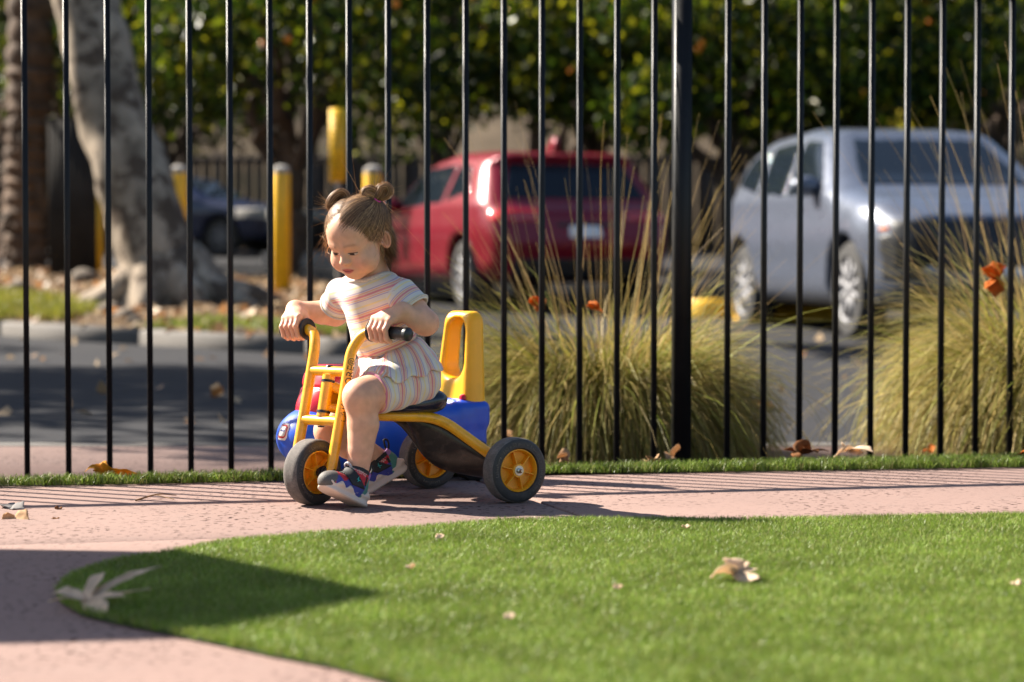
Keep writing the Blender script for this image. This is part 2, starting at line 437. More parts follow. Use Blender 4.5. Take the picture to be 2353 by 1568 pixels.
edge = [(2900, 1172), (2353, 1178), (1723, 1190), (1334, 1189), (1150, 1192), (976, 1207), (750, 1220), (515, 1239), (361, 1268), (266, 1282), (199, 1301), (145, 1326), (127, 1350),
        (140, 1375), (191, 1404), (249, 1417), (353, 1438), (436, 1455), (498, 1467), (623, 1494), (768, 1521), (913, 1562), (1060, 1620), (1250, 1720), (1500, 1900)]
lawn_poly = [tuple(gnd(*p, 0.012)[:2]) for p in edge] + [(0.6, 1.2), (3.0, 1.2), (3.0, 4.9)]
mb = MB(); P = np.array(lawn_poly)
bm = bmesh.new(); f = bm.faces.new([bm.verts.new((p[0], p[1], 0.004)) for p in lawn_poly]); bmesh.ops.triangulate(bm, faces=[f])
bmesh.ops.recalc_face_normals(bm, faces=bm.faces)
me = bpy.data.meshes.new('lawn'); bm.to_mesh(me); bm.free()
lawn = obj('lawn', me, M_under, kind='structure')
def seen(x, y): return (np.abs(x) < 0.2266 * y + 0.45) & (y > 2.75)
V, F, c = blades(1000000, lawn_poly, (-1.6, 1.9, 2.7, 5.6), (0.009, 0.017), (0.0010, 0.0018), TURF, dens=seen, lean=0.7)
obj('turf_grass', mesh_np('turf_grass', V, F, False, c), M_turf, label='artificial turf blades covering the curved lawn', kind='stuff')
strip_poly = [tuple(p) for p in sf] + [tuple(gnd(2900, 1033, 0.02)[:2]), tuple(sb1[:2]), tuple(sb0[:2]), tuple(gnd(-400, 1108, 0.02)[:2])]
bm = bmesh.new(); f = bm.faces.new([bm.verts.new((p[0], p[1] + (0.03 if i_ < 9 else 0), 0.005)) for i_, p in enumerate(strip_poly)]); bmesh.ops.triangulate(bm, faces=[f])
bmesh.ops.recalc_face_normals(bm, faces=bm.faces)
me = bpy.data.meshes.new('turf_strip'); bm.to_mesh(me); bm.free(); obj('turf_strip', me, M_under, kind='structure')
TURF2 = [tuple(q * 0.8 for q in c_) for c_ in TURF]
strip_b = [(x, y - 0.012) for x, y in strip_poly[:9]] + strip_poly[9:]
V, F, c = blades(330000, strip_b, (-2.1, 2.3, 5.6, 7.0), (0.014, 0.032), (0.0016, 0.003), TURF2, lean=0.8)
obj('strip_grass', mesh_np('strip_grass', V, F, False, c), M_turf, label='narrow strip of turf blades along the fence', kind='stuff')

# ------------------------------------------------------------------ outside: walk, kerb, road, ground, hill
wb = clip([(-14, 5), (14, 5), (14, 8.32), (-14, 8.32)], -la, -lb, -lc - 0.001)
mb = MB(); mb.prism(wb, -0.4, -0.09); mb.build('pavement', M_pink, kind='structure')
mb = MB(); mb.box((0, 8.41, -0.245), (28, 0.174, 0.31)); mb.build('gutter', M_grey, kind='structure')
def sheet(ys, x0, x1, dz, nx=2):
    xs = np.linspace(x0, x1, nx); V = np.array([[x, y, float(roadz(y)) + dz] for y in ys for x in xs])
    i = np.arange(len(ys) - 1)[:, None] * nx; j = np.arange(nx - 1)[None]
    return V, np.stack([i + j, i + j + 1, i + nx + j + 1, i + nx + j], -1).reshape(-1, 4)
V, F = sheet([8.5, 12, 17.4, 17.6, 24, 46], -30, 40, 0.0); obj('road', mesh_np('road', V, F, False), M_asph, kind='structure')
V, F = sheet([8.5, 17.5, 46, 120, 600], -400, 400, -0.03); obj('ground', mesh_np('ground', V, F, False), M_soil, kind='structure')
M_hill = pbr('dry_hillside', (0.085, 0.065, 0.045), 0.95, spec=0.05, var=0.6, vs_=0.35, dirt=(0.03, 0.035, 0.015), dirt_amt=0.9, ds=0.25)
gx, gy = np.meshgrid(np.linspace(-90, 90, 70), np.linspace(48, 150, 40), indexing='ij')
gz = roadz(gy) - 0.2 + 26 * np.clip((gy - 50) / 100, 0, 1) ** 0.8 + 1.5 * np.sin(gx * 0.13 + gy * 0.07) * np.clip((gy - 50) / 20, 0, 1) + rng.normal(0, 0.25, gx.shape)
V = np.stack([gx, gy, gz], -1).reshape(-1, 3); i = np.arange(69)[:, None] * 40; j = np.arange(39)[None]
obj('hill', mesh_np('hill', V, np.stack([i + j, i + 40 + j, i + 41 + j, i + j + 1], -1).reshape(-1, 4)), M_hill, kind='structure')

# planted island beyond the road, with its kerb
isl = [(-9.5, 23.4), (-4.03, 17.8), (-2.7, 16.35), (-1.376, 15.0), (-1.0, 14.72), (-0.78, 14.8), (-0.72, 15.2), (-0.8, 17), (-1.05, 19.5), (-1.1, 22.3), (-2.6, 27), (-9.5, 29)]
def islz(x, y):
    d = -sd_poly(np.asarray(x, float), np.asarray(y, float), isl)
    return roadz(y) + 0.10 + np.clip(d, 0, 2.0) / 2.0 * 0.14
step = 0.14; xs = np.arange(-9.6, -0.5, step); ys = np.arange(14.5, 29.2, step); gx, gy = np.meshgrid(xs, ys, indexing='ij')
ins = sd_poly(gx.ravel(), gy.ravel(), isl).reshape(gx.shape) < -0.06
gz = islz(gx.ravel(), gy.ravel()).reshape(gx.shape) + rng.normal(0, 0.008, gx.shape)
ok = ins[:-1, :-1] & ins[1:, :-1] & ins[:-1, 1:] & ins[1:, 1:]
q = np.argwhere(ok); ny = len(ys); b0 = q[:, 0] * ny + q[:, 1]
obj('island_soil', mesh_np('island_soil', np.stack([gx, gy, gz], -1).reshape(-1, 3), np.stack([b0, b0 + ny, b0 + ny + 1, b0 + 1], 1)), M_soil, kind='structure')
kp = np.array(isl); kc = kp.mean(0); kerb = None
mb = MB(); out = []
for a, b in zip(kp, np.roll(kp, -1, 0)):
    L_ = np.linalg.norm(b - a); n = max(1, int(round(L_ / 2.2)))
    for s in range(n):
        p, q = a + (b - a) * s / n, a + (b - a) * (s + 1) / n; d = (q - p) / np.linalg.norm(q - p); nn = np.array([-d[1], d[0]])
        if (kc - p) @ nn < 0: nn = -nn
        p, q = p + d * 0.004, q - d * 0.004; V = []
        for e in (p, q):
            z = float(roadz(e[1]))
            for off, h in ((0, -0.1), (0.0, 0.09), (0.02, 0.112), (0.17, 0.115), (0.19, -0.1)): V.append([*(e + nn * off), z + h])
        mb.add(V, [[k, k + 1, k + 6, k + 5] for k in range(4)] + [[0, 5, 9, 4]], [[0, 1, 2], [0, 2, 3], [0, 3, 4], [5, 7, 6], [5, 8, 7], [5, 9, 8]])
mb.build('kerb', M_grey, kind='structure')
# ------------------------------------------------------------------ playground fence
M_black = pbr('black_powder_coat', (0.005, 0.005, 0.0055), 0.42, var=0.15, vs_=30, bump=0.15, bs=500, spec=0.25, dirt=(0.02, 0.018, 0.016), dirt_amt=0.4, ds=18)
FS = 0.22
fd = nrm((1, FS, 0)); fn_ = np.array([-fd[1], fd[0], 0]); fo = np.array([0, 7.0, 0])
fence = empty('fence', (0, 7.0, -0.09), 'tall black metal picket fence running behind the tricycle', 'fence')
def fence_t(px):
    k = (px - 1176.5) / FOC; Y = 7.0 / (1 - FS * k); return Y * k / fd[0]
t0, t1 = fence_t(60), fence_t(2322); pitch = (t1 - t0) / 26
TOPZ = 1.472; fax = np.stack([fd, fn_, [0, 0, 1]])
mb = MB(); mb.box((0, 0, 0), (0.0170, 0.0170, 1.58)); pm = mb.mesh('picket')
bm = bmesh.new(); bm.from_mesh(pm); bmesh.ops.bevel(bm, geom=[e for e in bm.edges if abs(e.verts[0].co.z - e.verts[1].co.z) > 1], offset=0.0018, segments=1, affect='EDGES'); bm.to_mesh(pm); bm.free()
pm.materials.append(M_black)
mb = MB(); mb.box((0, 0, 0), (0.052, 0.052, 1.64)); qm = mb.mesh('post')
bm = bmesh.new(); bm.from_mesh(qm); bmesh.ops.bevel(bm, geom=[e for e in bm.edges if abs(e.verts[0].co.z - e.verts[1].co.z) > 1], offset=0.003, segments=2, affect='EDGES'); bm.to_mesh(qm); bm.free()
qm.materials.append(M_black)
ang = math.atan2(fd[1], fd[0])
for i in range(-12, 40):
    t = t0 + i * pitch
    post = (i - 17) % 19 == 0
    if post: t = fence_t(1566) if i == 17 else t
    o = bpy.data.objects.new('post' if post else 'picket', qm if post else pm)
    put(o, fence)
    w = fo + fd * t; zc = (-0.09 + 0.82) if post else (TOPZ - 0.807)
    o.matrix_basis = fence.matrix_basis.inverted() @ Matrix.Translation(Vector((w[0], w[1], zc))) @ Matrix.Rotation(ang, 4, 'Z')
ta, tb = t0 - 12.5 * pitch, t0 + 40 * pitch
mb = MB(); mb.box(fo + fd * (ta + tb) / 2 + np.array([0, 0, TOPZ]), (tb - ta, 0.036, 0.03), fax); mb.build('rail', M_black, fence)
# shade canopy off to the left of the frame: its corner shades the near left ground
M_canvas = pbr('tan_canvas', (0.45, 0.36, 0.25), 0.8)
can = empty('shade_canopy', (-5, 6.4, 0), 'flat tan shade canopy on posts left of the path', 'canopy')
cot = math.cos(SUN_EL) / math.sin(SUN_EL); zc = 2.4
cp = [(-1.046, 4.616), (-0.728, 4.574), (-0.50, 4.29), (-0.25, 3.945), (-0.2157, 3.91), (-0.235, 3.87), (-0.46, 3.535), (-0.787, 3.473), (-3.6, 3.40), (-3.6, 4.72)]
cp = [(x + zc * cot * math.sin(SUN_AZ), y + zc * cot * math.cos(SUN_AZ)) for x, y in cp]
mb = MB(); mb.prism(cp, zc, zc + 0.02); mb.build('roof', M_canvas, can)
for x in (-6.0, -5.0): mb = MB(); mb.tube([(x, 5.75, 0), (x, 5.75, zc - 0.003)], 0.05); mb.build('post', M_black, can, smooth=True)
# ------------------------------------------------------------------ plants
M_blade = pbr('dry_grass_blades', (1, 1, 1), 0.5, attr='col', var=0.15, vs_=30, spec=0.15, transl=0.3)
M_leaf = pbr('glossy_leaves', (1, 1, 1), 0.42, attr='col', var=0.2, vs_=6, spec=0.22, transl=0.45)
def tussock(name, base, rad, height, n, label, cols, tall=0.05, spread=1.0, reach=0.66):
    """a clump of long arching blades"""
    o = empty(name, tuple(base), label, 'grass clump', 'clumps of tall grass behind the fence')
    K = 8; t = np.linspace(0, 1, K)
    def make(n, L0, L1, droop, tilt, w, cols, nm):
        a = rng.uniform(0, 2 * np.pi, n); r = rad * np.sqrt(rng.uniform(0, 1, n)) * 0.62
        b0 = np.asarray(base) + np.stack([r * np.cos(a), r * np.sin(a), 0 * a], 1)
        L_ = rng.uniform(L0, L1, n) * height; az = a + rng.normal(0, 0.6, n); ti = np.clip(np.abs(rng.normal(tilt[0], tilt[1], n)) + r / rad * 0.25, 0, 1.35)
        dr = np.abs(rng.normal(droop[0], droop[1], n))
        ang = ti[:, None] + dr[:, None] * t[None] ** 1.3        # from vertical
        ds = L_[:, None] / (K - 1); hx = np.cumsum(np.sin(ang) * ds, 1) - np.sin(ang[:, :1]) * ds; hz = np.cumsum(np.cos(ang) * ds, 1) - np.cos(ang[:, :1]) * ds
        P = b0[:, None] + np.stack([hx * np.cos(az)[:, None], hx * np.sin(az)[:, None], hz], 2); P[:, :, 2] = np.maximum(P[:, :, 2], base[2] + 0.004)
        P += np.cumsum(rng.normal(0, 0.006, P.shape), 1) * t[None, :, None]
        far_ = np.linalg.norm(P[:, :, :2] - np.asarray(base)[:2], axis=2).max(1); lim_ = np.where(rng.uniform(size=n) < 0.05, 1.5, reach * rng.uniform(0.72, 1.05, n)); P[:, :, :2] = np.asarray(base)[:2] + (P[:, :, :2] - np.asarray(base)[:2]) * np.minimum(1, lim_ / far_)[:, None, None]
        tw = rng.uniform(0, 2 * np.pi, n); S = np.stack([np.cos(tw), np.sin(tw), 0.2 + 0 * tw], 1)[:, None] * (w * np.clip(1.15 - t, 0.25, 1))[None, :, None] * rng.uniform(0.6, 1.3, (n, 1, 1)) / 2
        V = np.stack([P - S, P + S], 2).reshape(-1, 3); i = (np.arange(n)[:, None] * K + np.arange(K - 1)[None]).ravel() * 2
        c = np.asarray(cols)[rng.integers(0, len(cols), n)] * rng.uniform(0.75, 1.5, (n, 1))
        tip = np.array([0.48, 0.36, 0.15]); cc = c[:, None] * (1 - 0.45 * t[None, :, None] ** 2) + tip * (0.45 * t[None, :, None] ** 2)
        obj(nm, mesh_np(nm, V, np.stack([i, i + 1, i + 3, i + 2], 1), False, np.repeat(cc.reshape(-1, 3), 2, 0)), M_blade, o)
    make(n, 0.70, 1.20, (1.95 * spread, 0.5), (0.24, 0.20), 0.0062, cols, 'blades')
    make(n // 2, 0.35, 0.72, (1.2, 0.4), (0.6, 0.3), 0.0055, [(0.24, 0.17, 0.09), (0.30, 0.22, 0.12), (0.16, 0.13, 0.06)], 'dead_blades')
    make(int(n * tall), 1.1, 1.75, (0.25, 0.15), (0.30, 0.22), 0.0034, [(0.42, 0.28, 0.10), (0.34, 0.27, 0.10), (0.46, 0.30, 0.15)], 'stalks')
    return o
GC = [(0.40, 0.30, 0.10), (0.44, 0.33, 0.13), (0.36, 0.26, 0.06), (0.10, 0.14, 0.010), (0.14, 0.19, 0.012), (0.20, 0.24, 0.015), (0.26, 0.27, 0.025), (0.06, 0.09, 0.010), (0.30, 0.24, 0.05), (0.22, 0.17, 0.035), (0.045, 0.06, 0.010)]
tussock('grass_clump', (0.31, 7.86, -0.09), 0.36, 0.74, 10500, 'large green and tan grass clump behind the fence, in front of the red car', GC, 0.010)
tussock('grass_clump', (1.95, 7.98, -0.09), 0.42, 0.88, 11000, 'pale green and straw coloured grass clump at the right edge by the silver car', GC + [(0.30, 0.30, 0.14), (0.33, 0.28, 0.13)], 0.010, reach=0.72)

# ------------------------------------------------------------------ trees
M_bark = pbr('grey_bark', (0.27, 0.22, 0.17), 0.95, var=0.5, vs_=4.0, bump=1.0, bs=25, dirt=(0.07, 0.05, 0.038), dirt_amt=0.9, ds=4.5, dlo=0.50, dhi=0.56, spec=0.1)
M_dbark = pbr('dark_bark', (0.075, 0.05, 0.035), 0.95, var=0.4, vs_=7, bump=1.0, bs=30)
M_shag = pbr('shaggy_bark', (0.10, 0.06, 0.036), 0.95, var=0.6, vs_=6, bump=1.0, bs=14, dirt=(0.06, 0.035, 0.02), dirt_amt=0.9, ds=5)
M_orange = pbr('orange_peel', (0.80, 0.25, 0.012), 0.45, bump=0.2, bs=120)
def leaf_cloud(centers, radii, n, size, cols, name, parent, m, aspect=0.5, hollow=0.35):
    k = rng.integers(0, len(centers), n); c = np.asarray(centers)[k]; r = np.asarray(radii)[k]
    d = rng.normal(size=(n, 3)); d /= np.linalg.norm(d, axis=1)[:, None]; f = (hollow + (1 - hollow) * rng.uniform(0, 1, n) ** 0.6)
    P = c + d * (r * f)[:, None] * np.array([1, 1, 0.8]) + rng.normal(0, 0.06, (n, 3))
    a = rng.normal(size=(n, 3)) + np.array([0, 0, -0.5]); a /= np.linalg.norm(a, axis=1)[:, None]; b = np.cross(a, rng.normal(size=(n, 3)) + d); b /= np.linalg.norm(b, axis=1)[:, None] + 1e-9
    s = size * rng.uniform(0.6, 1.3, (n, 1)); nn = np.cross(a, b)
    V = np.stack([P - a * s, P + b * s * aspect + nn * s * 0.12, P + a * s, P - b * s * aspect + nn * s * 0.12], 1).reshape(-1, 3)
    i = np.arange(n)[:, None] * 4; cc = np.asarray(cols)[rng.integers(0, len(cols), n)] * rng.uniform(0.6, 1.35, (n, 1))
    return obj(name, mesh_np(name, V, i + np.array([[0, 1, 2, 3]]), False, np.repeat(cc, 4, 0)), m, parent)
CIT = [(0.022, 0.045, 0.004), (0.032, 0.06, 0.005), (0.055, 0.09, 0.005), (0.15, 0.185, 0.008), (0.018, 0.034, 0.005), (0.27, 0.26, 0.012), (0.015, 0.028, 0.004), (0.012, 0.02, 0.004)]
om = MB(); om.lathe([(0, -0.042), (0.02, -0.038), (0.036, -0.022), (0.042, 0), (0.036, 0.022), (0.02, 0.038), (0, 0.042)], (0, 0, 0), (0, 0, 1), 12); orange_me = om.mesh('orange', True); orange_me.materials.append(M_orange)
def limb(mb, a, b, r0, r1, wob=0.08, n=8):
    P = np.linspace(a, b, n) + np.r_[np.zeros((1, 3)), rng.normal(0, wob, (n - 2, 3)), np.zeros((1, 3))]; mb.tube(curve_pts(P, n * 2), np.linspace(r0, r1, n * 2), 9); return P
def citrus(x, Y, zc, rx, label, lean=(0, 0), nleaf=9000, fruit=14, tr=0.13, low=1.0):
    z0 = float(roadz(Y)); X = (x - 1176.5) / FOC * Y; base = np.array([X, Y, z0])
    o = empty('citrus_tree', tuple(base), label, 'tree', 'fruit trees beyond the road')
    mb = MB(); fork = base + np.array([lean[0], lean[1], 1.35 * low]); limb(mb, base - [0, 0, 0.05], fork, tr * 1.15, tr, 0.05)
    cs, rs = [], []
    for k in range(9):
        a = k * 2.4 + rng.uniform(0, 1); rr = rx * rng.uniform(0.35, 0.8); e = base + np.array([lean[0] * 1.6 + rr * math.cos(a), lean[1] * 1.6 + rr * math.sin(a), zc + rng.uniform(-0.9, 1.5)])
        limb(mb, fork, e, tr * 0.6, 0.02, 0.1); cs.append(e); rs.append(rx * rng.uniform(0.42, 0.62))
    for k in range(6): a = k * 1.05; cs.append(base + np.array([lean[0] * 1.6 + rx * 0.85 * math.cos(a), lean[1] * 1.6 + rx * 0.85 * math.sin(a), zc - 0.75 + rng.uniform(-0.35, 0.5)])); rs.append(rx * rng.uniform(0.3, 0.42))
    mb.build('trunk', M_dbark, o, smooth=True); leaf_cloud(cs, rs, nleaf, 0.075, CIT, 'crown', o, M_leaf)
    for k in range(fruit):
        j = rng.integers(0, len(cs)); d = rng.normal(size=3); d[1] -= 0.8; d /= np.linalg.norm(d); p = cs[j] + d * rs[j] * 0.98
        if p[2] > z0 + 5.2: continue
        q = bpy.data.objects.new('fruit', orange_me); put(q, o); q.location = Vector(p - base)
citrus(60, 31, 3.5, 2.6, 'fruit tree with loose foliage at the far left behind the shaggy trunk', (0, 0), 12000, 6)
citrus(655, 27, 3.3, 2.3, 'dark fruit tree behind the yellow bollards left of the red car', (0.1, 0), 14000, 18, 0.17)
citrus(1010, 34, 5.0, 2.2, 'high crowned fruit tree standing behind the red car roof', (0, 0), 11000, 16, 0.12)
citrus(1345, 29, 3.3, 2.0, 'fruit tree with dense low foliage above the red car', (0, 0), 14000, 18, 0.12)
citrus(1690, 26, 3.0, 1.9, 'fruit tree between the red car and the silver car', (-0.15, 0), 14000, 16, 0.11)
citrus(1905, 28, 3.3, 2.0, 'dark trunked fruit tree behind the silver car', (0.15, 0), 14000, 18, 0.17)
citrus(2290, 32, 3.9, 2.5, 'fruit tree at the far right behind the silver car', (0, 0), 14000, 12, 0.14)
citrus(390, 36, 3.9, 2.8, 'fruit tree glimpsed behind the big leaning trunk', (0, 0), 13000, 10, 0.14)
DK = [tuple(q * 0.7 for q in c_) for c_ in CIT] + [(0.09, 0.075, 0.04)]
for k, (px, Y, zc_, r) in enumerate(((200, 46, 5.6, 4.0), (800, 47, 6.6, 3.4), (1230, 48, 7.6, 3.2), (1560, 46, 5.6, 3.6), (2000, 47, 6.0, 3.8), (2450, 46, 5.5, 3.8))):
    X = (px - 1176.5) / FOC * Y; bs_ = np.array([X, Y, float(roadz(46))]); o = empty('evergreen_tree', tuple(bs_), ('leftmost', 'second', 'third', 'fourth', 'fifth', 'rightmost')[k] + ' of the dark evergreens in the far back row', 'tree', 'dark evergreens behind the boundary fence')
    cs = [bs_ + np.array([rng.uniform(-1, 1) * r * 0.8, rng.uniform(-1, 1) * r * 0.5, zc_ + rng.uniform(-1, 1) * r * 0.75]) for _ in range(12)]; mb = MB(); limb(mb, bs_, bs_ + [0, 0, zc_], 0.2, 0.1)
    for c_ in cs: limb(mb, bs_ + [0, 0, zc_ * 0.6], c_, 0.08, 0.02)
    mb.build('trunk', M_dbark, o, smooth=True); leaf_cloud(cs, [r * 0.42] * 12, 9000, 0.13, DK, 'crown', o, M_leaf)
# yellow-leaved shrub behind the silver car
sy = empty('shrub', tuple(at(2110, 300, 34) * np.array([1, 1, 0]) + np.array([0, 0, float(roadz(34))])), 'yellow leaved shrub showing above the silver car roof', 'shrub')
c0 = at(2110, 250, 34); leaf_cloud([c0, c0 + [0.1, 0, 0.35], c0 - [0, 0, 0.6]], [0.45, 0.3, 0.5], 2200, 0.07, [(0.42, 0.36, 0.03), (0.34, 0.33, 0.04), (0.50, 0.42, 0.06)], 'crown', sy, M_leaf)
mb = MB(); limb(mb, np.array([c0[0], 34, float(roadz(34))]), c0, 0.05, 0.02); mb.build('trunk', M_dbark, sy, smooth=True)
# big leaning tree on the island
bt = empty('leaning_tree', tuple(at(372, 690, 19.0)), 'thick pale trunk leaning left with flared roots on the planted island', 'tree')
tr_pts = [at(378, 720, 19.0), at(368, 640, 19.0), at(352, 560, 19.0), at(318, 440, 19.05), at(262, 280, 19.1), at(218, 100, 19.2), at(186, -60, 19.3), at(130, -330, 19.5), at(40, -700, 20)]
mb = MB(); P = curve_pts(tr_pts, 44); rr = np.interp(np.linspace(0, 1, 44), [0, 0.10, 0.22, 0.40, 0.6, 0.8, 1], [0.50, 0.38, 0.335, 0.31, 0.29, 0.27, 0.2])
mb.tube(P, rr * (1 + rng.normal(0, 0.015, 44)), 20)
bz = tr_pts[0]
for a, L_, r0 in ((-0.2, 0.45, 0.24), (0.35, 0.8, 0.26), (-2.8, 0.4, 0.22), (-1.7, 0.35, 0.24), (2.4, 0.5, 0.2), (-1.0, 0.4, 0.24), (3.6, 0.4, 0.2)):
    d = np.array([math.cos(a), math.sin(a), 0]); pts = [bz + d * 0.1 + [0, 0, 0.42], bz + d * 0.36 + [0, 0, 0.20]]
    for f in (0.55, 1.0): e = bz + d * (0.3 + L_ * f); e[2] = float(islz(e[0], e[1])) + (0.06 if f < 1 else -0.05); pts.append(e)
    mb.tube(curve_pts(pts, 14), np.linspace(r0, 0.05, 14), 10)
tro = mb.build('trunk', M_bark, bt, smooth=True, auto=180)
def gnarl(V):
    f = np.sin(V[:, 0] * 9 + 3 * np.sin(V[:, 2] * 2.1)) * np.sin(V[:, 1] * 11 + 1.7) + 0.6 * np.sin(V[:, 0] * 23 + V[:, 2] * 5) * np.sin(V[:, 2] * 6 + V[:, 1] * 14); c_ = V - P[np.argmin(np.abs(P[None, :, 2] - V[:, None, 2]), 1)]; c_[:, 2] = 0
    return V + c_ * (0.085 * f)[:, None]
remap(tro.data, gnarl)
top = tr_pts[-1]; cs = [top + np.array([rng.uniform(-2.0, 3.0), rng.uniform(-7.5, -2.8), rng.uniform(1.2, 3.6)]) for _ in range(16)]
mb = MB()
for c_ in cs: limb(mb, top - [0, 0, 0.1], c_, 0.09, 0.02, 0.15)
mb.build('branch', M_bark, bt, smooth=True)
leaf_cloud(cs, [1.15] * len(cs), 6500, 0.10, [(0.16, 0.15, 0.04), (0.22, 0.15, 0.05), (0.12, 0.15, 0.03)], 'crown', bt, M_leaf)
# shade trees left of the frame: they throw the bands of shade across the road
for k, (x, y, zc) in enumerate(((-10.5, 14.5, 6.0), (-12.5, 18.5, 7.0))):
    st = empty('shade_tree', (x, y, float(roadz(y))), ('nearer' if k == 0 else 'farther') + ' shade tree left of the frame beside the road', 'tree')
    mb = MB(); limb(mb, np.array([x, y, float(roadz(y))]), np.array([x, y, zc - 1.5]), 0.22, 0.15); cs = [np.array([x, y, zc]) + rng.uniform(-1, 1, 3) * np.array([2.6, 2.2, 1.4]) for _ in range(9)]
    for c_ in cs: limb(mb, np.array([x, y, zc - 1.5]), c_, 0.07, 0.02)
    mb.build('trunk', M_bark, st, smooth=True); leaf_cloud(cs, [0.95] * 9, 3600, 0.12, CIT, 'crown', st, M_leaf)
# shaggy trunk at far left
sg = empty('palm_trunk', tuple(at(62, 600, 27)), 'shaggy brown trunk at the far left behind the utility cabinet', 'tree')
mb = MB(); P = curve_pts([at(60, 625, 27), at(62, 400, 27), at(70, 150, 27), at(75, -250, 27)], 60); mb.tube(P, 0.27 * (1 + 0.10 * np.sin(np.arange(60) * 2.2) + rng.normal(0, 0.04, 60)), 14); mb.build('trunk', M_shag, sg, smooth=True)
for k in range(26):
    j = rng.integers(4, 40); a = rng.uniform(0, 6.28); d = np.array([math.cos(a), math.sin(a), 0]); p = P[j] + d * 0.24
    mb = MB(); mb.tube(curve_pts([p, p + d * 0.10 + [0, 0, -0.10], p + d * 0.13 + [0, 0, -0.5]], 8), np.linspace(0.06, 0.02, 8), 6, flat=0.4); mb.build('dead_frond', M_shag, sg, smooth=True)

# ------------------------------------------------------------------ things on the island and beyond
M_ypost = pbr('yellow_bollard_paint', (0.78, 0.44, 0.008), 0.45, dirt=(0.45, 0.25, 0.03), dirt_amt=0.3, ds=5)
M_cab = pbr('dark_brown_cabinet_paint', (0.030, 0.027, 0.025), 0.8, spec=0.1, var=0.2, vs_=4)
M_conc = pbr('pale_concrete', (0.27, 0.255, 0.235), 0.85, var=0.2, vs_=10)
def bollard(px, label):
    b = at(px, 655, 22); z = min(float(islz(b[0], b[1])), b[2]); o = empty('bollard', (b[0], b[1], z), label, 'bollard', 'yellow bollards on the planted island'); topz = at(px, 384, 22)[2]
    mb = MB(); mb.lathe([(0.0, -0.1), (0.088, -0.1), (0.088, topz - z - 0.05), (0.070, topz - z - 0.012), (0.03, topz - z), (0, topz - z)], (b[0], b[1], z), (0, 0, 1), 8); mb.build('post', M_ypost, o)
    mb = MB(); mb.lathe([(0.0885, topz - z - 0.06), (0.080, topz - z - 0.012), (0.04, topz - z + 0.014), (0, topz - z + 0.02)], (b[0], b[1], z), (0, 0, 1), 20); mb.build('cap', M_conc, o, smooth=True)
bollard(412, 'yellow bollard half hidden behind the leaning trunk'); bollard(647, 'full yellow bollard standing left of the child'); bollard(857, 'yellow bollard whose top shows just above the child\'s hair')
c0 = at(168, 640, 24); o = empty('utility_cabinet', (c0[0], c0[1], c0[2]), 'tall dark brown ribbed utility cabinet behind the leaning trunk', 'cabinet')
mb = MB(); cax = np.stack([nrm((1, 0.20, 0)), nrm((-0.20, 1, 0)), ZZ]); hh = at(168, 280, 24)[2] - c0[2]
mb.box(c0 + [0, 0, hh / 2], (0.50, 0.5, hh), cax); mb.build('body', M_cab, o)
for k in range(7): mb = MB(); mb.box(c0 + cax[0] * (-0.21 + 0.07 * k) - cax[1] * 0.254 + [0, 0, hh / 2], (0.03, 0.014, hh * 0.9), cax); mb.build('rib', M_cab, o)
mb = MB(); mb.box(c0 + [0, 0, hh + 0.015], (0.54, 0.54, 0.03), cax); mb.build('lid', M_cab, o)
c1 = at(226, 620, 25); o = empty('marker_post', tuple(c1), 'slim yellow marker post beside the utility cabinet', 'post'); mb = MB(); mb.box(c1 + [0, 0, 0.45], (0.09, 0.09, 1.0)); mb.build('post', M_ypost, o)
# yellow sign on a post
s0 = at(776, 418, 23.5); s1 = at(776, 250, 23.5); o = empty('parking_sign', (s0[0], 23.5, float(roadz(23.5))), 'narrow yellow upright sign with rows of dark print', 'sign')
M_sign = pbr('yellow_sign_face', (0.85, 0.50, 0.012), 0.4); M_dk = pbr('dark_print', (0.10, 0.07, 0.01), 0.6)
mb = MB(); mb.box((s0 + s1) / 2, (0.17, 0.02, s1[2] - s0[2])); mb.build('panel', M_sign, o)
mb = MB(); mb.tube([(s0[0], 23.54, float(roadz(23.5))), (s0[0], 23.54, s1[2])], 0.025); mb.build('post', M_conc, o, smooth=True)
for k in range(9): mb = MB(); mb.box(((s0[0]), 23.485, s0[2] + (s1[2] - s0[2]) * (0.10 + 0.10 * k)), (0.125, 0.006, 0.018 if k % 3 else 0.012)); mb.build('print_row', M_dk, o)
def wheel_stop(c, L_, ang, m, label):
    o = empty('wheel_stop', tuple(c), label, 'wheel stop', 'wheel stops in the car park'); a = nrm((math.cos(ang), math.sin(ang), 0)); n = np.array([-a[1], a[0], 0]); mb = MB(); V = []
    for e in (-L_ / 2, L_ / 2):
        for x, z in ((-0.10, 0), (-0.08, 0.13), (-0.05, 0.16), (0.05, 0.16), (0.08, 0.13), (0.10, 0)): V.append(c + a * e + n * x + ZZ * z)
    mb.add(V, [[k, k + 1, k + 7, k + 6] for k in range(5)], [[0, k + 1, k] for k in range(1, 5)] + [[6, 6 + k, 7 + k] for k in range(1, 5)]); mb.build('block', m, o)
def onroad(px, Y): return np.array([(px - 1176.5) / FOC * Y, Y, float(roadz(Y))])
wheel_stop(onroad(1815, 20.0), 0.95, 0.05, M_ypost, 'yellow wheel stop under the side of the silver car'); wheel_stop(onroad(1640, 20.6), 0.5, 0.05, M_ypost, 'yellow wheel stop left of the silver car\'s rear wheel')
wheel_stop(at(690, 610, 27), 0.9, 0.2, M_conc, 'pale concrete block right of the middle bollard'); wheel_stop(at(690, 505, 38), 1.1, 0.1, M_conc, 'pale concrete wheel stop farther back behind the bollards'); wheel_stop(at(600, 500, 40), 0.9, 0.1, M_conc, 'pale concrete wheel stop in front of the dark blue car')
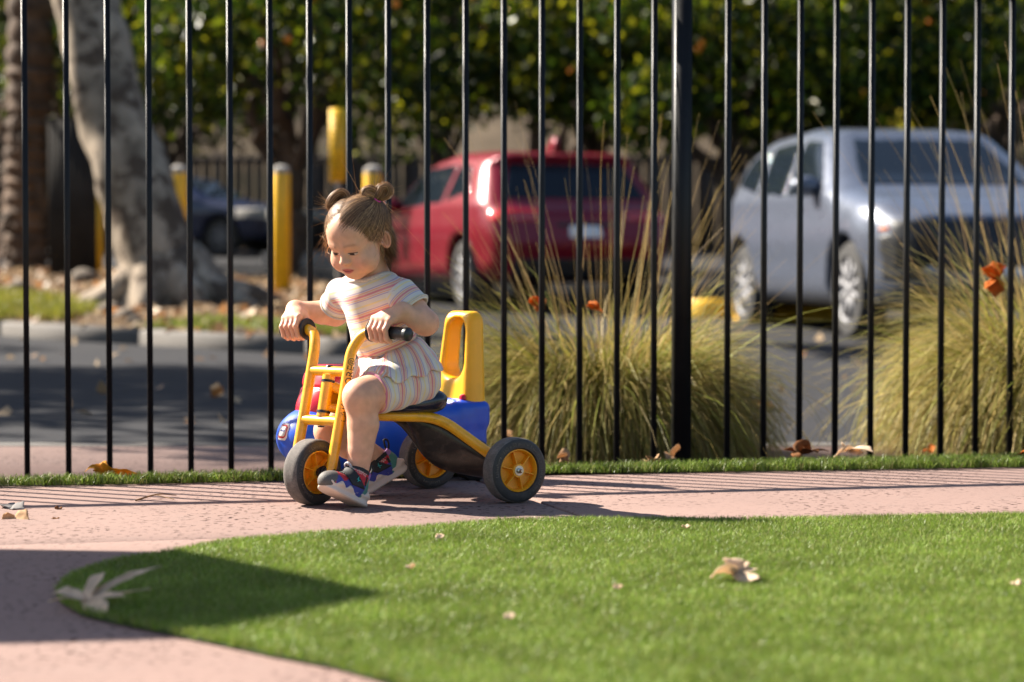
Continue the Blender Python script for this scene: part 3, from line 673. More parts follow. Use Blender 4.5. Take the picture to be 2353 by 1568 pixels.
# dark rail fence along the back of the car park
rf = empty('boundary_fence', (0, 44, float(roadz(44))), 'dark slatted boundary fence at the back of the car park', 'fence'); M_wood = pbr('dark_weathered_wood', (0.065, 0.045, 0.033), 0.9, var=0.4, vs_=2)
for k in range(-14, 15): mb = MB(); mb.box((k * 1.9, 44, float(roadz(44)) + 0.95), (0.12, 0.12, 2.0)); mb.build('post', M_wood, rf)
mb = MB()
for k in range(-128, 128): mb.box((k * 0.205, 44.1 + 0.01 * (k % 3), float(roadz(44)) + 0.9), (0.165, 0.025, 1.7 + 0.03 * (k % 2)))
sl_ = mb.build('slats', M_wood, rf); sl_['kind'] = 'stuff'
mb = MB(); mb.box((0, 43.95, float(roadz(44)) + 1.8), (54, 0.05, 0.12)); mb.build('rail', M_wood, rf)

# leaf litter, small grass and stones on the island
def litter(n, poly, bbox, zf, cols, name, label, size=0.05):
    x = rng.uniform(bbox[0], bbox[1], n); y = rng.uniform(bbox[2], bbox[3], n); k = in_poly(x, y, poly); x, y = x[k], y[k]; n = len(x)
    P = np.stack([x, y, zf(x, y) + rng.uniform(0.005, 0.03, n)], 1); a = rng.normal(size=(n, 3)) * [1, 1, 0.5]; a /= np.linalg.norm(a, axis=1)[:, None]; b = np.cross(a, rng.normal(size=(n, 3)) * [0.4, 0.4, 1]); b /= np.linalg.norm(b, axis=1)[:, None]
    s = size * rng.uniform(0.5, 1.4, (n, 1)); V = np.stack([P - a * s, P + b * s * 0.6 + [0, 0, 0.015], P + a * s, P - b * s * 0.6], 1).reshape(-1, 3)
    c = np.asarray(cols)[rng.integers(0, len(cols), n)] * rng.uniform(0.6, 1.3, (n, 1))
    obj(name, mesh_np(name, V, np.arange(n)[:, None] * 4 + np.array([[0, 1, 2, 3]]), False, np.repeat(c, 4, 0)), M_blade, label=label, kind='stuff')
LIT = [(0.30, 0.20, 0.11), (0.40, 0.29, 0.18), (0.22, 0.13, 0.07), (0.45, 0.34, 0.22), (0.34, 0.16, 0.06)]
litter(5200, [(x * 0.99, y) for x, y in isl], (-9, -0.8, 14.6, 28.5), islz, LIT, 'leaf_litter', 'brown fallen leaves covering the planted island', 0.055)
litter(260, [(-8, 9), (9, 9), (9, 17), (-8, 17)], (-8, 9, 9, 17), lambda x, y: roadz(y), LIT, 'road_leaves', 'dry leaves scattered over the road', 0.045)
gp_ = [(-7.5, 21.4), (-4.1, 18.1), (-3.55, 17.6), (-3.3, 18.3), (-3.9, 19.6), (-6, 22.2)]
V, F, c = blades(60000, gp_, (-7.6, -3.2, 17.4, 22.4), (0.05, 0.12), (0.006, 0.012), [(0.20, 0.22, 0.02), (0.28, 0.27, 0.03), (0.14, 0.17, 0.02), (0.32, 0.26, 0.06)], zf=islz)
obj('island_grass', mesh_np('island_grass', V, F, False, c), M_turf, label='patch of sunlit yellow green grass on the planted island', kind='stuff')
V, F, c = blades(9000, [(-2.75, 16.6), (-2.0, 15.9), (-1.2, 15.2), (-1.1, 15.7), (-2.3, 17.0)], (-3, -1, 15, 17.2), (0.03, 0.09), (0.006, 0.012), [(0.17, 0.22, 0.03), (0.24, 0.26, 0.05)], zf=islz)
obj('kerb_grass', mesh_np('kerb_grass', V, F, False, c), M_turf, label='thin green grass just inside the island kerb', kind='stuff')
M_rock = pbr('tan_rock', (0.12, 0.092, 0.066), 0.9, var=0.4, vs_=9, bump=0.8, bs=30)
for k, (px, py, Y, r) in enumerate(((35, 690, 20.5, 0.13), (290, 735, 17.6, 0.09), (250, 712, 18.2, 0.10), (200, 620, 22.5, 0.14), (310, 742, 17.2, 0.06))):
    p = at(px, py, Y); p[2] = float(islz(p[0], p[1])) + r * 0.3
    bm = bmesh.new(); bmesh.ops.create_icosphere(bm, subdivisions=3, radius=r)
    for v_ in bm.verts: v_.co *= 1 + 0.22 * math.sin(v_.co.x * 11 / r * 0.2 + k) * math.cos(v_.co.y * 9 / r * 0.2 + 2 * k) + random.uniform(-0.04, 0.04); v_.co.z *= 0.65
    me = bpy.data.meshes.new('rock'); bm.to_mesh(me); bm.free(); 
    for pl in me.polygons: pl.use_smooth = True
    me.materials.append(M_rock); o = bpy.data.objects.new('rock', me); o.location = Vector(p)
    put(o, None, ['pale rock at the left edge on the island grass', 'low pale rock by the tree roots near the kerb', 'rounded rock left of the tree roots', 'tan boulder in front of the utility cabinet', 'small stone at the kerb below the tree'][k], 'rock', 'rocks on the planted island')
# ------------------------------------------------------------------ parked cars
M_glass = pbr('dark_car_glass', (0.008, 0.012, 0.018), 0.06, var=0.05, spec=0.3, rvar=0.02)
M_blk = pbr('black_car_trim', (0.012, 0.012, 0.013), 0.5); M_tire = pbr('car_tyre', (0.025, 0.024, 0.024), 0.85); M_alloy = pbr('alloy_wheel', (0.16, 0.16, 0.17), 0.6, metal=0.3)
M_lens = pbr('red_lamp_lens', (0.35, 0.006, 0.01), 0.1, spec=0.8); M_head = pbr('headlamp', (0.35, 0.36, 0.38), 0.1, spec=0.9); M_plate = pbr('number_plate', (0.70, 0.70, 0.70), 0.4); M_amber = pbr('amber_lens', (0.6, 0.14, 0.01), 0.2)
def car(name, origin, head, paint, label, L_, Wd, prof, glass_side, ws, rw, wb, fo_, wr, tag_):
    """origin: ground point under the rear bumper centre; local x forward, y to the car's left, z up"""
    h = nrm((head[0], head[1], 0)); lf = np.array([-h[1], h[0], 0]); fr = Fr(origin, h, lf, ZZ)
    o = empty(name, tuple(origin), label, 'car')
    def half(x, z):
        w = Wd / 2 * np.ones_like(x); e = np.minimum(x, L_ - x); w -= tag_.get('tap', 0.16) * np.clip(1 - e / 0.75, 0, 1) ** 2
        zb = tag_['belt']; w -= np.clip(z - zb, 0, 1) * 0.42; w -= np.clip(0.45 - z, 0, 1) * 0.15; w += 0.025 * np.exp(-((z - 0.75) / 0.18) ** 2); return w
    def shell(q): return smax(sd_poly(q[:, 0], q[:, 2], prof), np.abs(q[:, 1]) - half(q[:, 0], q[:, 2]), tag_.get('rnd', 0.19))
    ax_x = (fo_, fo_ + wb)
    def body(P):
        q = fr.inv(P); d = shell(q)
        for x in ax_x: d = smax(d, -np.maximum(np.hypot(q[:, 0] - x, q[:, 2] - wr) - wr - 0.055, 0.35 - np.abs(q[:, 1])), 0.02)
        return d
    c = fr.p(L_ / 2, 0, 0); ext = np.array([L_ * 0.62, L_ * 0.62, 0]); zt = max(p[1] for p in prof) + 0.1
    V, F = sdf_mesh(body, c - ext, c + ext + [0, 0, zt], 0.032, margin=0.1); bo = obj('body', mesh_np('body', V, F), paint, o)
    def panel(nm, fn, m, parent, h_=0.022):
        V, F = sdf_mesh(lambda P: (lambda q: np.maximum(shell(q) - 0.006, fn(q)))(fr.inv(P)), c - ext, c + ext + [0, 0, zt], h_, margin=0.1)
        return obj(nm, mesh_np(nm, V, F), m, parent) if len(V) else None
    for sgn in (1, -1):
        for g in glass_side: panel('side_window', lambda q, g=g, s=sgn: np.maximum(sd_poly(q[:, 0], q[:, 2], g), 0.42 - s * q[:, 1]), M_glass, o)
    panel('windscreen', lambda q: np.maximum(np.maximum(sd_poly(q[:, 0], q[:, 2], ws), np.abs(q[:, 1]) - (0.72 - 0.42 * np.clip(q[:, 2] - tag_['belt'], 0, 1))), -1), M_glass, o)
    panel('rear_window', lambda q: np.maximum(sd_poly(q[:, 0], q[:, 2], rw), np.abs(q[:, 1]) - (0.74 - 0.38 * np.clip(q[:, 2] - tag_['belt'], 0, 1))), M_glass, o)
    box = lambda c_, h_: (lambda q: d_box(q, c_, h_, 0.02))
    for nm, m, c_, h_ in tag_['panels']:
        for sgn in ((1, -1) if c_[1] else (1,)): panel(nm, box((c_[0], c_[1] * sgn, c_[2]), h_), m, o)
    panel('sill', lambda q: np.maximum(q[:, 2] - 0.30, np.abs(q[:, 0] - L_ / 2) - L_ * 0.47), M_blk, o, 0.03)
    for x in ax_x:
        for sgn in (1, -1):
            ctr = fr.p(x, sgn * (Wd / 2 - 0.13), wr); a = lf * sgn
            mb = MB(); mb.lathe([(wr * 0.66, 0.09), (wr * 0.70, 0.105), (wr * 0.93, 0.10), (wr, 0.07), (wr, -0.08), (wr * 0.93, -0.11), (wr * 0.6, -0.11)], ctr, a, 36); w = mb.build('wheel', M_tire, o, smooth=True)
            mb = MB(); mb.lathe([(wr * 0.68, 0.10), (wr * 0.64, 0.09), (wr * 0.62, 0.03)], ctr, a, 36); u1 = ZZ; u2 = np.cross(a, u1)
            for k in range(10):
                t = k * 2 * math.pi / 10; d = math.cos(t) * u1 + math.sin(t) * u2; mb.box(ctr + a * 0.075 + d * wr * 0.36, (wr * 0.58, 0.045, 0.03), np.stack([d, np.cross(a, d), a]))
            mb.lathe([(0, 0.1), (0.05, 0.095), (0.06, 0.07)], ctr, a, 16); mb.build('rim', M_alloy, w)
            mb = MB(); mb.lathe([(wr * 0.62, 0.025), (0, 0.02)], ctr, a, 24); mb.build('brake_backing', M_blk, w)
    for sgn in (1, -1):
        m0 = fr.p(tag_['mirror'][0], sgn * (Wd / 2 + 0.06), tag_['mirror'][1]); bm = bmesh.new(); bmesh.ops.create_uvsphere(bm, u_segments=16, v_segments=10, radius=1.0); me = bpy.data.meshes.new('mirror'); bm.to_mesh(me); bm.free()
        for pl in me.polygons: pl.use_smooth = True
        remap(me, lambda V: m0 + V[:, :1] * 0.085 * h + V[:, 1:2] * 0.125 * lf + V[:, 2:3] * 0.075 * ZZ); obj('mirror', me, paint, o)
    return o, fr
P_silver = pbr('silver_car_paint', (0.10, 0.115, 0.155), 0.3, metal=0.3, var=0.04, coat=0.35); P_red = pbr('red_car_paint', (0.16, 0.001, 0.013), 0.34, metal=0.2, spec=0.3, var=0.04, coat=0.35); P_navy = pbr('navy_car_paint', (0.006, 0.012, 0.045), 0.3, metal=0.2, var=0.04, coat=0.4)
# silver SUV, facing the camera
hs = nrm((0.18, -0.984, 0)); fa = np.array([3.38, 17.0, 0]); org = fa - hs * (0.87 + 2.76 + 0.0); org[2] = float(roadz(18.3)) - 0.0
fa_z = float(roadz(18.2))
suv = [(0.05, 0.35), (0.0, 0.75), (0.06, 1.02), (0.30, 1.18), (0.52, 1.52), (0.95, 1.63), (1.9, 1.665), (2.55, 1.60), (3.15, 1.24), (3.40, 1.12), (4.10, 1.02), (4.42, 0.90), (4.55, 0.62), (4.53, 0.30), (4.30, 0.22), (0.25, 0.24)]
side = [[(0.62, 1.22), (0.78, 1.46), (1.22, 1.53), (1.30, 1.13)], [(1.38, 1.12), (1.30, 1.535), (2.02, 1.555), (2.12, 1.09)], [(2.20, 1.085), (2.10, 1.555), (2.52, 1.52), (2.98, 1.20), (2.98, 1.07)]]
panels = [('headlamp', M_head, (4.42, 0.62, 0.62), (0.18, 0.16, 0.14)), ('lamp_surround', M_blk, (4.36, 0.66, 0.60), (0.14, 0.22, 0.17)), ('grille', M_blk, (4.5, 0.0, 0.68), (0.26, 0.80, 0.19)), ('amber_marker', M_amber, (4.25, 0.84, 0.80), (0.05, 0.06, 0.02)), ('lower_intake', M_blk, (4.5, 0.0, 0.33), (0.24, 0.70, 0.09)), ('number_plate', M_plate, (4.52, 0, 0.52), (0.08, 0.15, 0.07))]
car('silver_suv', org, hs, P_silver, 'silver sport utility car facing the camera at the right', 4.55, 1.86, suv, side, [(2.60, 1.40), (2.74, 1.75), (3.44, 1.32), (3.24, 1.02)], [(0.1, 1.3), (0.5, 1.1), (0.8, 1.45), (0.3, 1.6)], 2.76, 0.87, 0.36, dict(belt=1.08, mirror=(2.92, 1.16), panels=panels, tap=0.30, rnd=0.22))
# red hatchback, seen from behind
hr_ = nrm((-0.36, 0.933, 0)); org = np.array([0.70, 21.2, float(roadz(21.6)) + 0.015])
hat = [(0.10, 0.32), (0.0, 0.62), (0.06, 0.92), (0.22, 1.02), (0.52, 1.38), (0.42, 1.47), (0.85, 1.52), (1.7, 1.54), (2.35, 1.47), (3.15, 1.06), (3.95, 0.92), (4.30, 0.74), (4.38, 0.5), (4.3, 0.24), (0.3, 0.26)]
side = [[(0.75, 1.12), (0.95, 1.38), (1.30, 1.41), (1.38, 1.03)], [(1.45, 1.02), (1.37, 1.415), (2.28, 1.40), (2.9, 1.05), (2.9, 1.0)]]
M_tail = pbr('tail_lamp', (0.40, 0.01, 0.012), 0.12, spec=0.9)
panels = [('tail_lamp', M_tail, (0.06, 0.66, 0.88), (0.22, 0.24, 0.06)), ('number_plate', M_plate, (0.0, 0.0, 0.74), (0.1, 0.17, 0.07)), ('lower_valance', M_blk, (0.0, 0.0, 0.38), (0.2, 0.72, 0.11)), ('plate_recess', M_blk, (0.02, 0.0, 0.80), (0.07, 0.30, 0.03))]
rc, fr_r = car('red_hatchback', org, hr_, P_red, 'glossy red hatchback seen from behind in the car park', 4.38, 1.90, hat, side, [(2.35, 1.30), (2.5, 1.62), (3.2, 1.22), (3.0, 0.95)], [(0.05, 1.10), (0.50, 0.98), (0.75, 1.36), (0.30, 1.44)], 2.65, 0.86, 0.335, dict(belt=1.0, mirror=(2.75, 1.04), panels=panels, tap=0.12, rnd=0.20))
mb = MB(); V = [fr_r.p(x, y, z) for y in (-0.02, 0.02) for x, z in ((0.75, 1.515), (1.0, 1.535), (0.80, 1.66), (0.72, 1.66))]; mb.add(V, [[0, 1, 2, 3], [4, 7, 6, 5], [0, 4, 5, 1], [1, 5, 6, 2], [2, 6, 7, 3], [3, 7, 4, 0]]); mb.build('antenna', P_red, rc)
# far blue car
hb = nrm((0.92, -0.38, 0)); org = np.array([-8.2, 42.6, float(roadz(42))])
sal = [(0.05, 0.32), (0.0, 0.7), (0.1, 0.98), (0.75, 1.05), (1.35, 1.38), (2.0, 1.45), (2.6, 1.40), (3.3, 1.02), (4.15, 0.88), (4.5, 0.7), (4.52, 0.3), (4.3, 0.22), (0.3, 0.24)]
side = [[(1.0, 1.04), (1.45, 1.33), (1.95, 1.36), (2.0, 1.0)], [(2.08, 1.0), (2.03, 1.36), (2.55, 1.32), (3.0, 1.0)]]
car('blue_saloon', org, hb, P_navy, 'dark blue car parked far back between trunk and bollard', 4.52, 1.8, sal, side, [(2.6, 1.25), (2.72, 1.5), (3.4, 1.14), (3.15, 0.92)], [(0.7, 1.2), (0.95, 0.95), (1.5, 1.25), (1.2, 1.5)], 2.7, 0.9, 0.33, dict(belt=0.98, mirror=(2.9, 1.0), panels=[('headlamp', M_head, (4.4, 0.62, 0.68), (0.2, 0.16, 0.06)), ('grille', M_blk, (4.5, 0, 0.5), (0.2, 0.5, 0.12))]))
# ------------------------------------------------------------------ tricycle
M_yel = pbr('yellow_enamel', (0.88, 0.42, 0.010), 0.32, var=0.08, vs_=12, spec=0.5, coat=0.3, dirt=(0.16, 0.07, 0.02), dirt_amt=0.55, ds=30)
M_yrim = pbr('yellow_plastic_rim', (0.85, 0.36, 0.01), 0.45, var=0.08, vs_=30, dirt=(0.35, 0.16, 0.03), dirt_amt=0.4, ds=60, sss=0.1)
M_tyre = pbr('worn_grey_rubber', (0.11, 0.096, 0.086), 0.85, var=0.25, vs_=250, bump=0.5, bs=600, dirt=(0.26, 0.225, 0.195), dirt_amt=0.7, ds=40)
M_tyre_s = pbr('black_rubber_sidewall', (0.028, 0.026, 0.026), 0.6, var=0.25, vs_=60, dirt=(0.075, 0.068, 0.06), dirt_amt=0.5, ds=30)
M_blackp = pbr('black_plastic', (0.014, 0.014, 0.015), 0.4, var=0.2, vs_=40, bump=0.1, bs=300)
M_scuff = pbr('scuffed_black_sheet', (0.022, 0.019, 0.018), 0.36, var=0.3, vs_=25, dirt=(0.11, 0.085, 0.07), dirt_amt=0.75, ds=45, spec=0.6)
M_navy = pbr('navy_seat_plastic', (0.008, 0.013, 0.03), 0.25, var=0.2, vs_=30, spec=0.6)
M_steel = pbr('worn_steel', (0.45, 0.44, 0.42), 0.35, metal=1.0, var=0.2, vs_=60)
M_ink = pbr('worn_black_ink', (0.02, 0.017, 0.012), 0.6)
tri = empty('tricycle', (-0.29, 5.58, 0), 'yellow metal tricycle with thick grey wheels and black seat on the path', 'tricycle')
U = nrm((-0.848, -0.530, 0)); Nn = np.array([-U[1], U[0], 0]); ZZ = np.array([0, 0, 1.0])
rm = np.array([-0.1055, 5.6955, 0])
def T(s, d, z): return rm + s * Nn + d * U + z * ZZ
def wheel_meshes():
    # axis along +X
    mb = MB(); r, w = 0.080, 0.025
    prof = [(0.053, -w + 0.004), (0.056, -w), (0.071, -w), (0.0765, -w + 0.0025), (0.0795, -w + 0.007), (r, -0.010), (r, 0.010), (0.0795, w - 0.007), (0.0765, w - 0.0025), (0.071, w), (0.056, w), (0.053, w - 0.004), (0.0515, 0.0)]
    mb.lathe(prof, (0, 0, 0), (1, 0, 0), 64, closed=True)
    ty = mb.mesh('wheel', True, 50); ty.materials.append(M_tyre); ty.materials.append(M_tyre_s)
    for p in ty.polygons:
        c = p.center; rr = math.hypot(c.y, c.z)
        if rr < 0.0775: p.material_index = 1
    mb = MB()
    mb.lathe([(0.0525, -0.021), (0.050, -0.022), (0.0475, -0.018), (0.046, -0.004), (0.017, -0.003), (0.017, -0.022), (0.0, -0.022)], (0, 0, 0), (1, 0, 0), 48)
    mb.lathe([(0.0525, 0.021), (0.050, 0.022), (0.0475, 0.018), (0.046, 0.004), (0.017, 0.003), (0.017, 0.022), (0.0, 0.022)], (0, 0, 0), (1, 0, 0), 48)
    for k in range(6):
        a = k * math.pi / 3 + 0.2; d = np.array([0, math.cos(a), math.sin(a)]); e = np.cross(d, [1.0, 0, 0])
        for sx in (-1, 1):
            V = []
            for rr, h0, h1 in ((0.015, 0.001, 0.020), (0.048, 0.001, 0.0175)):
                for h in (h0, h1):
                    for t in (-0.0011, 0.0011): V.append(d * rr + e * t + np.array([sx * h, 0, 0]))
            mb.add(V, [[0, 1, 3, 2], [4, 6, 7, 5], [0, 4, 5, 1], [2, 3, 7, 6], [0, 2, 6, 4], [1, 5, 7, 3]])
    rim = mb.mesh('rim', True, 40); rim.materials.append(M_yrim)
    mb = MB()
    mb.lathe([(0.0, 0.036), (0.003, 0.036), (0.0042, 0.033), (0.0042, 0.028), (0.0068, 0.027), (0.0068, 0.023), (0.0125, 0.0228), (0.0125, 0.0215), (0, 0.0215)], (0, 0, 0), (1, 0, 0), 18)
    nut = mb.mesh('axle_nut', True, 35); nut.materials.append(M_steel)
    return ty, rim, nut
def ring_text(s, rad, size):
    me = text_np(s, size, 0.0005)
    me = remap(me, lambda V: np.stack([0.0252 + V[:, 2] * 0.6, (rad + V[:, 1]) * -np.sin(-V[:, 0] / rad), (rad + V[:, 1]) * np.cos(V[:, 0] / rad)], 1))
    me.materials.append(M_tyre); return me
WM = wheel_meshes(); WT = ring_text('Lakeshore   160 x 50 mm  \u2022  Lakeshore   160 x 50 mm  \u2022', 0.0645, 0.0125)
def wheel(center, axis, spin, nut=True):
    x = nrm(axis); z0 = ZZ; y = np.cross(z0, x); z = np.cross(x, y)
    M = Matrix([[x[0], y[0], z[0], center[0]], [x[1], y[1], z[1], center[1]], [x[2], y[2], z[2], center[2]], [0, 0, 0, 1]]) @ Matrix.Rotation(spin, 4, 'X')
    w = bpy.data.objects.new('wheel', WM[0]); put(w, tri); w.matrix_basis = tri.matrix_basis.inverted() @ M
    for nm, me in (('rim', WM[1]), ('lettering', WT)) + ((('axle_nut', WM[2]),) if nut else ()):
        q = bpy.data.objects.new(nm, me); put(q, w)
    return w
wheel(T(0.21, 0, 0.08), Nn, -0.45); wheel(T(-0.21, 0, 0.08), Nn, 1.2, False)
wc = np.array([-0.484, 5.466, 0.0]); NF = nrm((0.77, -0.64, 0)); BK = nrm((0.64, 0.77, 0))
def FK(s, b, z): return wc + s * NF + b * BK + z * ZZ
wheel(FK(0, 0, 0.08), NF, 0.5, False)
mb = MB(); mb.tube([T(-0.185, 0, 0.08), T(0.185, 0, 0.08)], 0.008); mb.build('rear_axle', M_steel, tri, smooth=True)
mb = MB(); mb.tube([FK(-0.068, 0, 0.08), FK(0.075, 0, 0.08)], 0.011)
for s in (0.036, 0.046, 0.056): mb.lathe([(0.0, s - 0.004), (0.016, s - 0.004), (0.017, s), (0.016, s + 0.003), (0, s + 0.003)], FK(0, 0, 0.08), NF, 20)
mb.build('front_axle', M_blackp, tri, smooth=True)
TS = 0.062
for sg in (1, -1):
    P = bend([FK(sg * TS, 0.0, 0.082), FK(sg * TS, 0.045, 0.26), FK(sg * TS, 0.072, 0.375), FK(sg * (TS + 0.018), 0.090, 0.412), FK(sg * (TS + 0.055), 0.098, 0.424), FK(sg * (TS + 0.085), 0.099, 0.424)], 0.05, 10)
    mb = MB(); mb.tube(P, 0.0132, 18); mb.build('fork_tube', M_yel, tri, smooth=True)
    g0 = FK(sg * (TS + 0.046), 0.0965, 0.4225); g1 = nrm(np.array([sg * NF[0], sg * NF[1], -0.06]))
    mb = MB()
    gs = 1.0 if sg > 0 else 0.70
    pr = [(0.0136, 0.0), (0.026, 0.0), (0.0275, 0.003), (0.026, 0.007), (0.0165, 0.009)]
    for k in range(20): pr += [(0.0160 if k % 2 else 0.0152, 0.012 + k * 0.005)]
    pr += [(0.0172, 0.114), (0.0165, 0.120), (0.011, 0.1245), (0.0, 0.126)]
    mb.lathe([(r_, h_ if h_ < 0.011 else 0.011 + (h_ - 0.011) * gs) for r_, h_ in pr], g0, g1, 28); mb.build('grip', M_blackp, tri, smooth=True)
for z, b in ((0.203, 0.031), (0.322, 0.06)):
    mb = MB(); mb.tube([FK(-TS + 0.005, b, z), FK(TS - 0.005, b, z)], 0.0125, 18); mb.build('cross_bar', M_yel, tri, smooth=True)
    mb = MB(); c = FK(0, b + 0.0, z + (0.012 if z > 0.3 else -0.013)); mb.lathe([(0, 0.004), (0.008, 0.003), (0.010, 0.0), (0, 0)], c, (0, 0, 1 if z > 0.3 else -1), 16); mb.build('cap', M_blackp, tri, smooth=True)
h0, h1 = FK(0, 0.036, 0.212), FK(0, 0.058, 0.312)
mb = MB(); mb.tube([h0, h1], 0.0155, 18); mb.build('head_tube', M_yel, tri, smooth=True)
for t in (0.12, 0.86):
    c = h0 + (h1 - h0) * t; mb = MB(); mb.lathe([(0.0155, -0.003), (0.0172, -0.003), (0.0172, 0.003), (0.0155, 0.003)], c, h1 - h0, 20); mb.build('bearing_ring', M_blackp, tri, smooth=True)
mb = MB()
mb.tube(bend([FK(0, 0.06, 0.288), T(0, 0.36, 0.275), T(0.02, 0.29, 0.225), T(0.03, 0.25, 0.212)], 0.04), 0.0135, 14)
mb.tube(bend([FK(0, 0.045, 0.236), T(0, 0.36, 0.228), T(0.0, 0.27, 0.212)], 0.03), 0.012, 14)
mb.box(FK(0, 0.075, 0.262), (0.006, 0.06, 0.05), np.stack([NF, BK, ZZ]))
mb.build('down_tube', M_yel, tri, smooth=True)
for sg in (1, -1):
    P = bend([T(sg * 0.02, 0.30, 0.214), T(sg * 0.052, 0.24, 0.212), T(sg * 0.058, 0.125, 0.205), T(sg * 0.125, -0.005, 0.098)], 0.05, 10)
    mb = MB(); mb.tube(P, 0.0135, 16, flat=1.0); mb.build('frame_tube', M_yel, tri, smooth=True)
def inner(px, py, Y): return at(px, py, Y)
A = curve_pts([T(0.047, 0.215, 0.20), T(0.050, 0.135, 0.192), T(0.085, 0.06, 0.137), T(0.118, 0.0, 0.088)], 24)
Cc = curve_pts([T(-0.047, 0.215, 0.20), T(-0.050, 0.135, 0.192), T(-0.085, 0.06, 0.137), T(-0.118, 0.0, 0.088)], 24)
Bc = curve_pts([at(937, 968, 5.61), at(972, 1042, 5.622), at(1012, 1075, 5.645), at(1070, 1090, 5.67), at(1120, 1098, 5.70)], 24)
rows = []
for i in range(24):
    for t in np.linspace(-1, 1, 15):
        e = A[i] if t >= 0 else Cc[i]; f = abs(t) ** 1.6; rows.append(Bc[i] + (e - Bc[i]) * np.array([abs(t), abs(t), f]))
V = np.array(rows); i = np.arange(23)[:, None] * 15; j = np.arange(14)[None]; F = np.stack([i + j, i + j + 1, i + 16 + j, i + 15 + j], -1).reshape(-1, 4)
sp = obj('rear_step', mesh_np('rear_step', V, F), M_scuff, tri); md = sp.modifiers.new('s', 'SOLIDIFY'); md.thickness = 0.004; md.offset = 0
# seat
sf_ = Fr(T(0, 0, 0), Nn, U, ZZ); S = SDF()
def seat_fn(P):
    q = sf_.inv(P)
    d = d_ell(q, (0, 0.215, 0.238), (0.088, 0.125, 0.026)); d = smin(d, d_ell(q, (0, 0.135, 0.250), (0.086, 0.030, 0.030)), 0.03)
    d = smin(d, d_ell(q, (0.062, 0.19, 0.247), (0.022, 0.075, 0.018)), 0.025); d = smin(d, d_ell(q, (-0.062, 0.19, 0.247), (0.022, 0.075, 0.018)), 0.025)
    d = smax(d, -d_ell(q, (0, 0.195, 0.285), (0.062, 0.065, 0.036)), 0.012); return d
V, F = sdf_mesh(seat_fn, T(0, 0.22, 0.18) - np.array([0.18, 0.18, 0]), T(0, 0.22, 0.32) + np.array([0.18, 0.18, 0]), 0.003)
obj('seat', mesh_np('seat', V, F), M_navy, tri)
# faded maker's name up the near fork tube
me = text_np('LAKESHORE\u00ae', 0.029, 0.0); ft0, ft1 = FK(TS, 0.034, 0.215), FK(TS, 0.0645, 0.342)
def wrap(V):
    ax = nrm(ft1 - ft0); w = nrm(np.array([0.62, -0.78, 0])); w = nrm(w - ax * (w @ ax)); v = np.cross(ax, w)
    L_ = np.linalg.norm(ft1 - ft0); x = V[:, 0] / 0.185 * L_ * 1.25; th = -V[:, 1] / 0.0136
    return (ft0 + ft1) / 2 + ax * x[:, None] + 0.0135 * (np.cos(th)[:, None] * w + np.sin(th)[:, None] * v)
bm = bmesh.new(); bm.from_mesh(me); bmesh.ops.triangulate(bm, faces=bm.faces); bmesh.ops.subdivide_edges(bm, edges=[e for e in bm.edges if e.calc_length() > 0.004], cuts=2); bm.to_mesh(me); bm.free()
obj('lettering', remap(me, wrap), M_ink, tri)

# ------------------------------------------------------------------ ride-on toy car
M_tblue = pbr('blue_toy_plastic', (0.008, 0.075, 0.52), 0.34, var=0.08, vs_=8, spec=0.5, dirt=(0.06, 0.10, 0.32), dirt_amt=0.3, ds=25, bump=0.05, bs=300)
M_tred = pbr('red_toy_plastic', (0.55, 0.008, 0.028), 0.3, var=0.08, vs_=8)
M_tyel = pbr('yellow_toy_plastic', (0.90, 0.44, 0.004), 0.38, var=0.05, vs_=8, bump=0.06, bs=260, dirt=(0.45, 0.24, 0.02), dirt_amt=0.25, ds=14, sss=0.15)
UT = nrm((-0.8, -0.6, 0)); NT = np.array([-UT[1], UT[0], 0]); toy_o = np.array([-0.279, 6.076, 0])
tf = Fr(toy_o, NT, UT, ZZ)
toy = empty('ride_on_toy_car', tuple(toy_o), 'blue red and yellow plastic ride-on toy car parked behind the tricycle', 'toy car')
def toy_body(P):
    q = tf.inv(P)
    d = d_box(q, (0, 0.045, 0.130), (0.100, 0.215, 0.088), 0.045)
    d = smin(d, d_ell(q, (0, 0.27, 0.130), (0.118, 0.125, 0.088)), 0.05)
    d = smin(d, d_box(q, (0, -0.150, 0.175), (0.100, 0.058, 0.038), 0.02), 0.012)
    d = smin(d, d_box(q, (0, -0.145, 0.11), (0.095, 0.056, 0.05), 0.02), 0.01)
    for y in (-0.15,): d = smax(d, -np.maximum(np.hypot(q[:, 1] - y, q[:, 2] - 0.045) - 0.055, np.abs(q[:, 0]) * -1 + 0.07), 0.008)
    d = smax(d, -d_box(q, (0, -0.03, 0.25), (0.07, 0.085, 0.06), 0.03), 0.015)
    d = smax(d, -(np.abs(np.hypot(q[:, 0] * 0, q[:, 2] - 0.115)) - 0.0025 + np.maximum(0, d + 0.004) * 0), 0.002) if False else d
    return d
ext = np.array([0.42, 0.42, 0]); V, F = sdf_mesh(toy_body, toy_o - ext + np.array([0, 0, 0.02]), toy_o + ext + np.array([0, 0, 0.27]), 0.005)
obj('body', mesh_np('body', V, F), M_tblue, toy)
def toy_hood(P):
    q = tf.inv(P); d = d_box(q, (0, 0.20, 0.235), (0.085, 0.10, 0.085), 0.045)
    d = smin(d, d_ell(q, (0, 0.26, 0.20), (0.08, 0.08, 0.07)), 0.04)
    return smax(d, -(np.abs(q[:, 2] - 0.262) - 0.003 + 100 * np.maximum(0, -d - 0.004)), 0.002)
V, F = sdf_mesh(toy_hood, toy_o - ext + np.array([0, 0, 0.12]), toy_o + ext + np.array([0, 0, 0.34]), 0.004)
obj('hood', mesh_np('hood', V, F), M_tred, toy)
